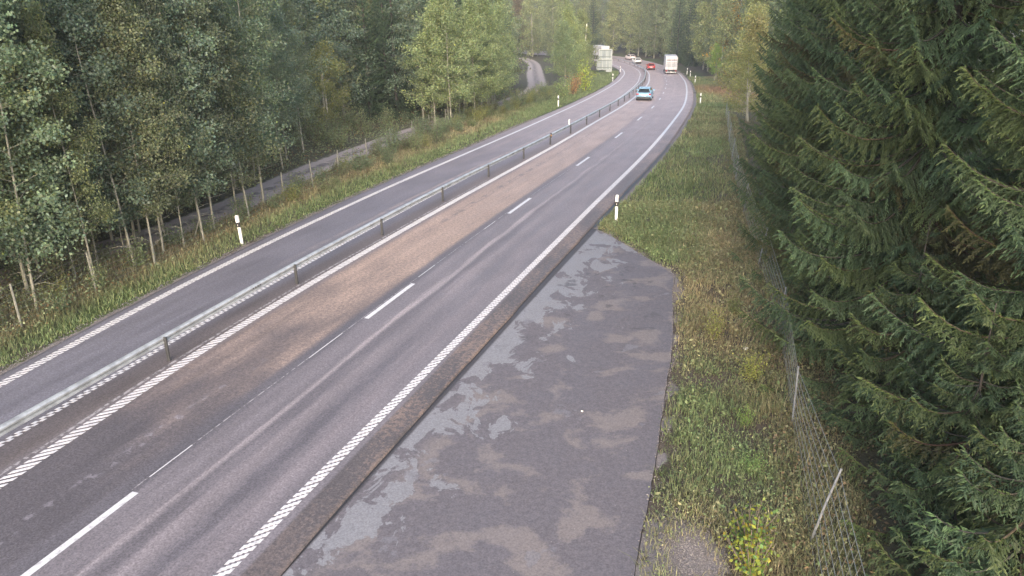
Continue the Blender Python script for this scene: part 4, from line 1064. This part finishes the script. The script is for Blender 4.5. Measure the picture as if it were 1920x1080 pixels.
grass_object('grass', 'mixed green and dry grass on the verge between lay-by and fence', np.column_stack([x, y]), (.08 + .22 * fnoise(x, y, 1.2, 6) ** 2) * np.where(rg.random(len(x)) < .04, 1.9, 1), .011 + .0006 * (y - 9), rg, grass_col(x, y, dry, rg), .9)
# broad small leaves among it
k = rg.choice(len(x), 26000); xx, yy = x[k] + rg.normal(0, .05, len(k)), y[k] + rg.normal(0, .05, len(k))
lt = grass_col(xx, yy, dry[k] * .7, rg) * rg.uniform(.9, 1.35, len(k))[:, None]
V, F, T = leaves(np.column_stack([xx, yy, tz(xx, yy) + rg.uniform(.03, .17, len(k))]), (.045 + .0014 * (yy - 9)) * np.where(rg.random(len(k)) < .12, 1.9, 1.0), rg, .6, 1.6, lt)
link('ground_cover_leaves', mesh('ground_cover_leaves', V, F, M_GRASS, False, T), kind='stuff', label='small broad weed leaves among the verge grass', category='weeds')
# right verge, far, and inside of the bend
N1 = 90000
s = 34 + 130 * rg.random(N1) ** 1.6; u = U_AR(s) + .35 + rg.random(N1) ** .9 * np.interp(s, [34, 60, 110, 165], [9, 6.5, 11, 5])
p = at(s, u); okg = (fnoise(p[:, 0], p[:, 1], 2.2, 3) + .4 * rg.random(N1) > .42) & ((p[:, 1] > 75) | (p[:, 0] < fence_r_x(p[:, 1]) + 1)) & ~inpoly(p[:, 0], p[:, 1], LB_FULL)
p = p[okg]; s = s[okg]; u = u[okg]
dry = fnoise(p[:, 0], p[:, 1], 5, 2) * 1.1 - .3 + .45 * sstep(u - U_AR(s), 2.6, 6.0)
rust = np.exp(-(((p[:, 0] - 29) / 3.2) ** 2 + ((p[:, 1] - 104) / 15) ** 2))
c = grass_col(p[:, 0], p[:, 1], np.clip(dry, 0, .95), rg); c = c * (1 - rust[:, None]) + rust[:, None] * np.array([.27, .165, .115]) * rg.uniform(.7, 1.3, len(c))[:, None]
grass_object('grass', 'longer grass on the verge inside the bend past the lay-by', p, .16 + .10 * fnoise(p[:, 0], p[:, 1], 3) + .35 * rust, np.interp(s, [34, 90, 160], [.022, .06, .10]), rg, c, .9)
# left verge
N2 = 130000
s = 15 + 175 * rg.random(N2) ** 1.9; wv = np.maximum(U_AL(s) - U_FL(s), 1.2) + 2.0; u = U_AL(s) - .34 - rg.random(N2) * wv
p = at(s, u); out = U_AL(s) - u
okg = (fnoise(p[:, 0], p[:, 1], 1.5, 5) + .45 * rg.random(N2) > .40) & (dpath(p[:, 0], p[:, 1]) > 1.25)
p, s, u, out = p[okg], s[okg], u[okg], out[okg]
dry = fnoise(p[:, 0], p[:, 1], 3.5, 8) * .9 - .42 + .75 * sstep(out, .55 + .012 * s, 1.3 + .03 * s) - .5 * sstep(s, 60, 90)
grass_object('grass', 'green grass strip turning brown toward the far fence', p, .10 + .16 * sstep(out, .4, 1.6), np.interp(s, [15, 40, 100, 190], [.018, .03, .06, .11]), rg, grass_col(p[:, 0], p[:, 1], np.clip(dry, 0, .9), rg), .9)
# woodland undergrowth: leaves near the ground behind the fence and under the spruces
N3 = 200000
yy = 16 + 95 * rg.random(N3) ** 1.5; xx = rg.uniform(-.76 * yy - 4, 2, N3)
s, u = su(xx, yy); okg = (U_FL(s) + .6 - u > 0) & ((dpath(xx, yy) > 1.3) | (yy < 28.5)) & (U_FL(s) - u < 24) & (fnoise(xx, yy, 2.5, 9) > .30)
xx, yy = xx[okg], yy[okg]; hm = .15 + 1.5 * fnoise(xx, yy, 3.0, 4) ** 2
c = np.array([.150, .180, .100]) * rg.uniform(.6, 1.5, len(xx))[:, None]
br = rg.random(len(xx)) < .22; c[br] = np.array([.15, .105, .055]) * rg.uniform(.7, 1.3, (br.sum(), 1))
V, F, T = leaves(np.column_stack([xx, yy, tz(xx, yy) + hm * rg.random(len(xx))]), np.interp(yy, [16, 60, 110], [.075, .12, .2]), rg, .7, .9, c)
link('undergrowth', mesh('undergrowth', V, F, M_GRASS, False, T), kind='stuff', label='low leafy undergrowth on the woodland floor behind the far fence', category='undergrowth')
N4 = 60000
yy = 9 + 60 * rg.random(N4) ** 1.3; xx = fence_r_x(yy) - .5 + 9 * rg.random(N4)
c = np.array([.10, .105, .05]) * rg.uniform(.5, 1.6, N4)[:, None]; br = rg.random(N4) < .4; c[br] = np.array([.16, .115, .07]) * rg.uniform(.6, 1.4, (br.sum(), 1))
V, F, T = leaves(np.column_stack([xx, yy, tz(xx, yy) + .35 * rg.random(N4) ** 2]), .075, rg, .6, .9, c)
link('undergrowth', mesh('undergrowth', V, F, M_GRASS, False, T), kind='stuff', label='dry leaves and weeds under the spruces along the sagging fence', category='undergrowth')
# gravel pieces on the bare patch and along the edges
def stones(P, r, rg):
    base = np.array([(1, 0, 0), (-1, 0, 0), (0, 1, 0), (0, -1, 0), (0, 0, 1), (0, 0, -.4)], float); fc = np.array([(0, 2, 4), (2, 1, 4), (1, 3, 4), (3, 0, 4), (2, 0, 5), (1, 2, 5), (3, 1, 5), (0, 3, 5)])
    n = len(P); sc_ = rg.uniform(.6, 1.3, (n, 6, 1)) * np.asarray(r).reshape(-1, 1, 1); az = rg.uniform(0, 6.28, n); c_, s_2 = np.cos(az)[:, None], np.sin(az)[:, None]
    B = base[None] * sc_ * np.array([1, .75, .55]); V = np.stack([c_ * B[..., 0] - s_2 * B[..., 1], s_2 * B[..., 0] + c_ * B[..., 1], B[..., 2]], -1) + P[:, None]
    return V.reshape(-1, 3), (fc[None] + 6 * np.arange(n)[:, None, None]).reshape(-1, 3)
M_STONE = mat_leaf('gravel_stone', (1, 1, 1), None, .8)
N5 = 5000
xx = 3.0 + rg.normal(0, .6, N5); yy = 10.4 + rg.normal(0, .9, N5); okg = ~inpoly(xx, yy, LB_FULL); xx, yy = xx[okg], yy[okg]
V, F = stones(np.column_stack([xx, yy, tz(xx, yy) + .005]), .012 + .012 * rg.random(len(xx)) ** 3, rg)
T = np.repeat(np.array([.21, .19, .185]) * rg.uniform(.55, 1.7, (len(xx), 1)), 6, 0)
link('gravel', mesh('gravel', V, F, M_STONE, False, T), kind='stuff', label='loose grey gravel on the bare patch beside the lay-by', category='gravel')
q_ = rg.integers(0, len(LAYBY) - 1, 4500); f_ = rg.random((4500, 1)); A_ = np.array(LAYBY); p = A_[q_] * (1 - f_) + A_[q_ + 1] * f_ + np.column_stack([np.abs(rg.normal(0, .22, 4500)) - .04, np.zeros(4500)])
V, F = stones(np.column_stack([p, np.where(inpoly(p[:, 0], p[:, 1], [(1.6, 6)] + LAYBY + [tuple(at(37, 3.6)), tuple(at(7, 3.6))]), prof(p[:, 1]) - .008, tz(p[:, 0], p[:, 1]) + .006)]), .012 + .018 * rg.random(4500) ** 3, rg)
link('gravel', mesh('gravel', V, F, M_STONE, False, np.repeat(np.array([.20, .18, .175]) * rg.uniform(.5, 1.7, (4500, 1)), 6, 0)), kind='stuff', label='crumbled gravel along the broken outer edge of the lay-by', category='gravel')
s = 14 + 60 * rg.random(5000) ** 1.5; u = U_AL(s) - .02 - .38 * rg.random(5000); p = at(s, u)
V, F = stones(np.column_stack([p, tz(p[:, 0], p[:, 1]) + .006]), .02 + .0004 * s, rg); T = np.repeat(np.array([.17, .16, .165]) * rg.uniform(.6, 1.5, (5000, 1)), 6, 0)
link('gravel', mesh('gravel', V, F, M_STONE, False, T), kind='stuff', label='narrow gravel edge beside the oncoming lane', category='gravel')
def stone(x, y, r, label):
    rg2 = np.random.default_rng(int(x * 100)); import bmesh
    bm = bmesh.new(); bmesh.ops.create_icosphere(bm, subdivisions=2, radius=r)
    for v in bm.verts: v.co = Vector((v.co.x * 1.2, v.co.y * .8, v.co.z * .6)) * float(rg2.uniform(.85, 1.15))
    me = bpy.data.meshes.new('stone'); bm.to_mesh(me); bm.free(); me.materials.append(M_REFL)
    link('stone', me, None, pt(x, y, r * .4 + (.06 if x < 3 else 0)), label=label, category='stone')
stone(1.62, 15.5, .026, 'small white stone lying in the middle of the lay-by')
stone(6.5, 19.0, .07, 'small white stone in the ditch under the spruces')

# ------------------------------------------------------------------ big road sign, seen from behind
M_ALU = plain('aluminium_sheet', (.215, .25, .27), .5, .35, .5, .06, 1.5)
M_ALUD = plain('aluminium_profile', (.085, .105, .115), .5, .4)
M_ALUL = plain('aluminium_frame', (.36, .395, .41), .45, .3)
def road_sign(s, u, label):
    p = at(s, u); r = link('road_sign', None, None, pt(p[0], p[1], -.2), -.02, label=label, category='sign')
    for x in (-1.05, 1.05): link('mast', Geo().tube([(x, .12, 0), (x, .12, 5.55)], .085, 10).me('mast', M_ALUD), r)
    lo = link('panel', Geo().bbox(-1.72, 1.72, 0, .05, .95, 3.25, .02).me('panel', M_ALU), r)
    hi = link('panel', Geo().bbox(-1.32, 1.62, 0, .05, 3.28, 5.35, .02).me('panel', M_ALU), r)
    for pa, x0, x1, z0, z1 in ((lo, -1.72, 1.72, .95, 3.25), (hi, -1.32, 1.62, 3.28, 5.35)):
        for z in (z0 + .42, z1 - .34): link('rail', Geo().box(x0 + .06, x1 - .06, -.05, -.002, z, z + .12).me('rail', M_ALUD), pa)
        for x in np.linspace(x0 + .5, x1 - .5, 4): link('stiffener', Geo().box(x - .05, x + .05, -.035, -.003, z0 + .05, z1 - .05).me('stiffener', M_ALUD if int(x * 10) % 2 else M_ALUL), pa)
        for bx in ((x0, x0 + .12, z0, z1), (x1 - .12, x1, z0, z1), (x0 + .121, x1 - .121, z1 - .1, z1), (x0 + .121, x1 - .121, z0, z0 + .1)): link('frame_bar', Geo().box(bx[0], bx[1], -.06, -.0025, bx[2], bx[3]).me('frame_bar', M_ALUL), pa)
    link('small_plate', Geo().bbox(.35, 1.68, 0, .04, .48, .92, .02).me('small_plate', M_ALUL), r)
road_sign(182, -12.9, 'large two-panel road sign seen from behind on the inside of the bend')

# ------------------------------------------------------------------ vehicles
M_GLASS = plain('car_glass', (.02, .025, .03), .08, 0, .6, .02)
M_TYRE = plain('tyre_rubber', (.02, .02, .021), .8)
M_RIM = plain('wheel_rim', (.45, .46, .47), .35, .6)
M_TAIL = plain('tail_light', (.42, .02, .02), .2)
M_HEADL = plain('headlight', (.8, .8, .78), .15)
M_PLATE = plain('number_plate', (.7, .7, .68), .4)
M_TRIM = plain('dark_trim', (.02, .021, .023), .5)
def paint(name, c, rough=.28):
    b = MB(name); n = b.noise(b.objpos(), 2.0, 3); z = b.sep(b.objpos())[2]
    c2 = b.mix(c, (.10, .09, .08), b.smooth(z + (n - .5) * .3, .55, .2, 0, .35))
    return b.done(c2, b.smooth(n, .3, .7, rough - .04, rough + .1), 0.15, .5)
def car(s, u, label, col, flip=False, name='car', L=4.5, W=1.82, H=1.48, estate=True):
    """a hatchback lofted from cross-sections: y forward"""
    p = at(s, u); r = link(name, None, None, (p[0], p[1], float(prof(p[1])) + RZ), head(s) + (math.pi if flip else 0), label=label, category='car')
    mp = paint('car_paint', col); hw = W / 2
    def ring(y, k, z0, z1, n=.93):
        return [(-hw * k * .90, y, z0), (-hw * k, y, z0 + .16), (-hw * k, y, z1 - .22), (-hw * k * n, y, z1 - .03), (-hw * k * .82, y, z1), (hw * k * .82, y, z1), (hw * k * n, y, z1 - .03), (hw * k, y, z1 - .22), (hw * k, y, z0 + .16), (hw * k * .90, y, z0)]
    h = L / 2
    st = [(-h, .86, .36, .88), (-h + .08, .93, .28, .97), (-h + .35, .985, .22, 1.0), (-h + 1.0, 1, .2, 1.0), (0, 1, .19, .99), (h - 1.35, 1, .2, .97), (h - .9, .98, .2, .93), (h - .3, .93, .22, .82), (h - .06, .84, .28, .72), (h, .76, .36, .62)]
    body = link('body', Geo().loft([ring(*q) for q in st]).me('body', mp, True), r)
    # cabin: glasshouse corners (rear bottom, rear top, front top, front bottom)
    yb0, yt0, yt1, yb1 = -h + .22, -h + (.62 if estate else .95), h - 2.05, h - 1.12
    bw, tw = hw * .91, hw * .70; zb, zt = .98, H - .05
    cab = [(-bw, yb0, zb), (bw, yb0, zb), (bw, yb1, zb - .02), (-bw, yb1, zb - .02), (-tw, yt0, zt), (tw, yt0, zt), (tw, yt1, zt + .01), (-tw, yt1, zt + .01)]
    link('cabin', Geo().add(cab, [(0, 1, 5, 4), (1, 2, 6, 5), (2, 3, 7, 6), (3, 0, 4, 7), (4, 5, 6, 7)]).me('cabin', mp), r)
    rf = [[(-tw * k, y, z), (tw * k, y, z), (tw * k * .96, y, z + t), (-tw * k * .96, y, z + t)] for y, k, z, t in ((yt0 - .12, .97, zt + .004, .02), (yt0 + .2, 1.02, zt + .004, .05), ((yt0 + yt1) / 2, 1.03, zt + .008, .065), (yt1 - .05, 1.0, zt + .014, .03))]
    roof = link('roof', Geo().loft(rf).me('roof', mp, False), r)
    link('spoiler', Geo().bbox(-tw * .95, tw * .95, yt0 - .26, yt0 - .125, zt, zt + .035, .01).me('spoiler', mp), roof)
    def pane(nm, a, b_, c, d, off):
        q = np.array([a, b_, c, d], float); ctr = q.mean(0); q = ctr + (q - ctr) * np.array([.86, .86, .80]); nn = np.cross(q[1] - q[0], q[3] - q[0]); nn /= np.linalg.norm(nn)
        if np.dot(nn, ctr - np.array([0, 0, 1.0])) < 0: nn = -nn
        V = np.concatenate([q + nn * .002, q + nn * .012]); link(nm, Geo().add(V, [(0, 1, 2, 3), (7, 6, 5, 4), (0, 4, 5, 1), (1, 5, 6, 2), (2, 6, 7, 3), (3, 7, 4, 0)]).me(nm, M_GLASS), r)
    c8 = cab
    pane('rear_window', c8[0], c8[1], c8[5], c8[4], 0); pane('windscreen', c8[2], c8[3], c8[7], c8[6], 0)
    pane('side_window', c8[1], c8[2], c8[6], c8[5], 0); pane('side_window', c8[3], c8[0], c8[4], c8[7], 0)
    link('rear_bumper', Geo().bbox(-hw * .90, hw * .90, -h - .05, -h + .22, .26, .56, .05).me('rear_bumper', M_TRIM), r)
    link('front_bumper', Geo().bbox(-hw * .80, hw * .80, h - .2, h + .05, .24, .5, .05).me('front_bumper', M_TRIM), r)
    link('number_plate', Geo().bbox(-.26, .26, -h - .035, -h + .05, .66, .78, .005).me('number_plate', M_PLATE), r)
    for sx in (-1, 1):
        link('tail_light', Geo().bbox(min(sx * hw * .62, sx * hw * .92), max(sx * hw * .62, sx * hw * .92), -h - .015, -h + .14, .78, .93, .02).me('tail_light', M_TAIL), r)
        link('headlight', Geo().bbox(min(sx * hw * .5, sx * hw * .82), max(sx * hw * .5, sx * hw * .82), h - .14, h + .01, .56, .68, .02).me('headlight', M_HEADL), r)
        link('mirror', Geo().bbox(min(sx * (hw * .93), sx * (hw + .2)), max(sx * hw * .93, sx * (hw + .2)), h - 1.5, h - 1.36, .98, 1.12, .03).me('mirror', mp), r)
        for y in (-h + .85, h - .85):
            w = link('wheel', Geo().disc((sx * (hw - .12), y, .32), 'x', .32, .22, 18).me('wheel', M_TYRE, True), r)
            link('rim', Geo().disc((sx * (hw - .005), y, .32), 'x', .2, .03, 14).me('rim', M_RIM), w)
    return r
car(98.4, -1.72, 'pale blue hatchback driving away in the overtaking lane before the bend', (.21, .36, .48))
car(196, -1.75, 'red car rounding the bend beside the box truck', (.50, .06, .055), L=4.2)
car(221, -1.2, 'white car farther round the bend, just past the red car', (.74, .73, .71), L=4.4)
car(234, 1.2, 'small pinkish white car farthest along the road round the bend', (.72, .62, .60), L=4.4)

M_BOX = plain('white_box_body', (.50, .49, .51), .45, 0, .5, .05, 1.2)
M_STRIPE = plain('grey_stripe', (.20, .175, .20), .45)
M_STRIPE2 = plain('blue_grey_panel', (.31, .325, .35), .45)
def truck(s, u, label, flip=False, L=8.5, front=True):
    p = at(s, u); r = link('box_truck', None, None, (p[0], p[1], float(prof(p[1])) + RZ), head(s) + (math.pi if flip else 0), label=label, category='truck', group='white box trucks')
    y0, y1 = -L / 2, L / 2 - 2.0
    box = link('box_body', Geo().bbox(-1.26, 1.26, y0, y1, 1.02, 3.78, .05).me('box_body', M_BOX), r)
    for sx in (-1, 1):
        d = link('rear_door', Geo().bbox(min(sx * .012, sx * 1.2), max(sx * .012, sx * 1.2), y0 - .035, y0 - .002, 1.1, 3.70, .01).me('rear_door', M_BOX), r)
        link('lock_rod', Geo().tube([(sx * .55, y0 - .055, 1.15), (sx * .55, y0 - .055, 3.6)], .022, 6).me('lock_rod', M_ALUD), d)
        link('stripe', Geo().box(min(sx * .05, sx * 1.12), max(sx * .05, sx * 1.12), y0 - .041, y0 - .036, 2.92, 3.16).me('stripe', M_STRIPE), d)
        link('stripe', Geo().box(min(sx * .05, sx * 1.12), max(sx * .05, sx * 1.12), y0 - .041, y0 - .036, 2.5, 2.6).me('stripe', M_STRIPE), d)
        link('lower_panel', Geo().box(min(sx * .05, sx * 1.1), max(sx * .05, sx * 1.1), y0 - .041, y0 - .036, 1.6, 2.4).me('lower_panel', M_STRIPE2), d)
        link('tail_light', Geo().bbox(min(sx * .8, sx * 1.15), max(sx * .8, sx * 1.15), y0 - .05, y0 + .05, .74, .9, .02).me('tail_light', M_TAIL), r)
        for y in (y0 + 1.2, y0 + 2.5, y1 + 1.0):
            w = link('wheel', Geo().disc((sx * 1.06, y, .5), 'x', .5, .32, 18).me('wheel', M_TYRE, True), r)
            link('rim', Geo().disc((sx * 1.225, y, .5), 'x', .28, .03, 14).me('rim', M_RIM), w)
        link('mudflap', Geo().box(min(sx * .85, sx * 1.25), max(sx * .85, sx * 1.25), y0 + .35, y0 + .38, .25, .95).me('mudflap', M_TRIM), r)
        link('mirror', Geo().bbox(min(sx * 1.28, sx * 1.48), max(sx * 1.28, sx * 1.48), y1 + 1.75, y1 + 1.85, 1.9, 2.5, .02).me('mirror', M_TRIM), r)
    link('chassis', Geo().box(-.45, .45, y0 + .1, y1 + 1.9, .62, 1.0).me('chassis', M_TRIM), r)
    link('underrun_bar', Geo().bbox(-1.15, 1.15, y0 + .02, y0 + .16, .42, .6, .02).me('underrun_bar', M_ALUL), r)
    link('number_plate', Geo().bbox(-.26, .26, y0 - .02, y0 + .015, .45, .57, .004).me('number_plate', M_PLATE), r)
    cb = [(-1.22, y1 + .2, .55), (1.22, y1 + .2, .55), (1.22, y1 + 2.0, .5), (-1.22, y1 + 2.0, .5), (-1.2, y1 + .2, 3.05), (1.2, y1 + .2, 3.05), (1.17, y1 + 1.75, 2.95), (-1.17, y1 + 1.75, 2.95), (1.22, y1 + 2.04, 1.55), (-1.22, y1 + 2.04, 1.55)]
    cabo = link('cab', Geo().add(cb, [(0, 1, 5, 4), (1, 2, 8, 6, 5), (3, 0, 4, 7, 9), (2, 3, 9, 8), (9, 7, 6, 8), (4, 5, 6, 7), (0, 3, 2, 1)]).me('cab', M_BOX), r)
    link('windscreen', Geo().add([(-1.1, y1 + 2.045, 1.62), (1.1, y1 + 2.045, 1.62), (1.06, y1 + 1.79, 2.75), (-1.06, y1 + 1.79, 2.75), (-1.1, y1 + 2.06, 1.63), (1.1, y1 + 2.06, 1.63), (1.06, y1 + 1.81, 2.76), (-1.06, y1 + 1.81, 2.76)], [(4, 5, 6, 7), (0, 3, 2, 1), (0, 1, 5, 4), (1, 2, 6, 5), (2, 3, 7, 6), (3, 0, 4, 7)]).me('windscreen', M_GLASS), cabo)
    link('grille', Geo().bbox(-.8, .8, y1 + 2.03, y1 + 2.07, .8, 1.35, .01).me('grille', M_TRIM), cabo)
    return r
truck(181.5, 1.55, 'white box truck with grey-striped rear doors climbing round the outer bend')
truck(238, -5.9, 'white truck coming out of the far woods behind the large sign', True, 8.6)

# ------------------------------------------------------------------ morning haze
b = MB('morning_haze')
pv = b.n.new('ShaderNodeVolumePrincipled')
pv.inputs['Color'].default_value = (.92, .95, 1, 1)
pv.inputs['Density'].default_value = 0.0006
pv.inputs['Anisotropy'].default_value = 0.2
b.l.new(pv.outputs[0], b.out.inputs['Volume'])
haze_box = Geo().box(-3400, 3400, -450, 4200, -12, 75).me('haze', b.m)
link('haze', haze_box, kind='stuff')

# ------------------------------------------------------------------ labels of rows: counted from the left edge of the view
def nth(i): return f"{i}{'th' if 10 <= i % 100 <= 20 else {1: 'st', 2: 'nd', 3: 'rd'}.get(i % 10, 'th')}"
for grp, text in (('thin saplings behind the far fence', '{} thin pale aspen sapling among the fence-side stems, counted from the left'), ('shrubs along the far fence', '{} low leafy shrub along the far wire fence, counted from the left'), ('shrubs in the clearing', '{} pale shrub in the open clearing beside the track, counted from the left'),
                  ('far spruces round the bend', '{} dark spruce in the far forest round the bend, counted from the left'), ('dense aspen stand behind the far fence', '{} young aspen in the dense stand behind the far fence, counted from the left')):
    row = sorted([o for o in COL.objects if o.get('group') == grp], key=lambda o: o.location.x / max(o.location.y, 1))
    for i, o in enumerate(row): o['label'] = text.format(nth(i + 1))
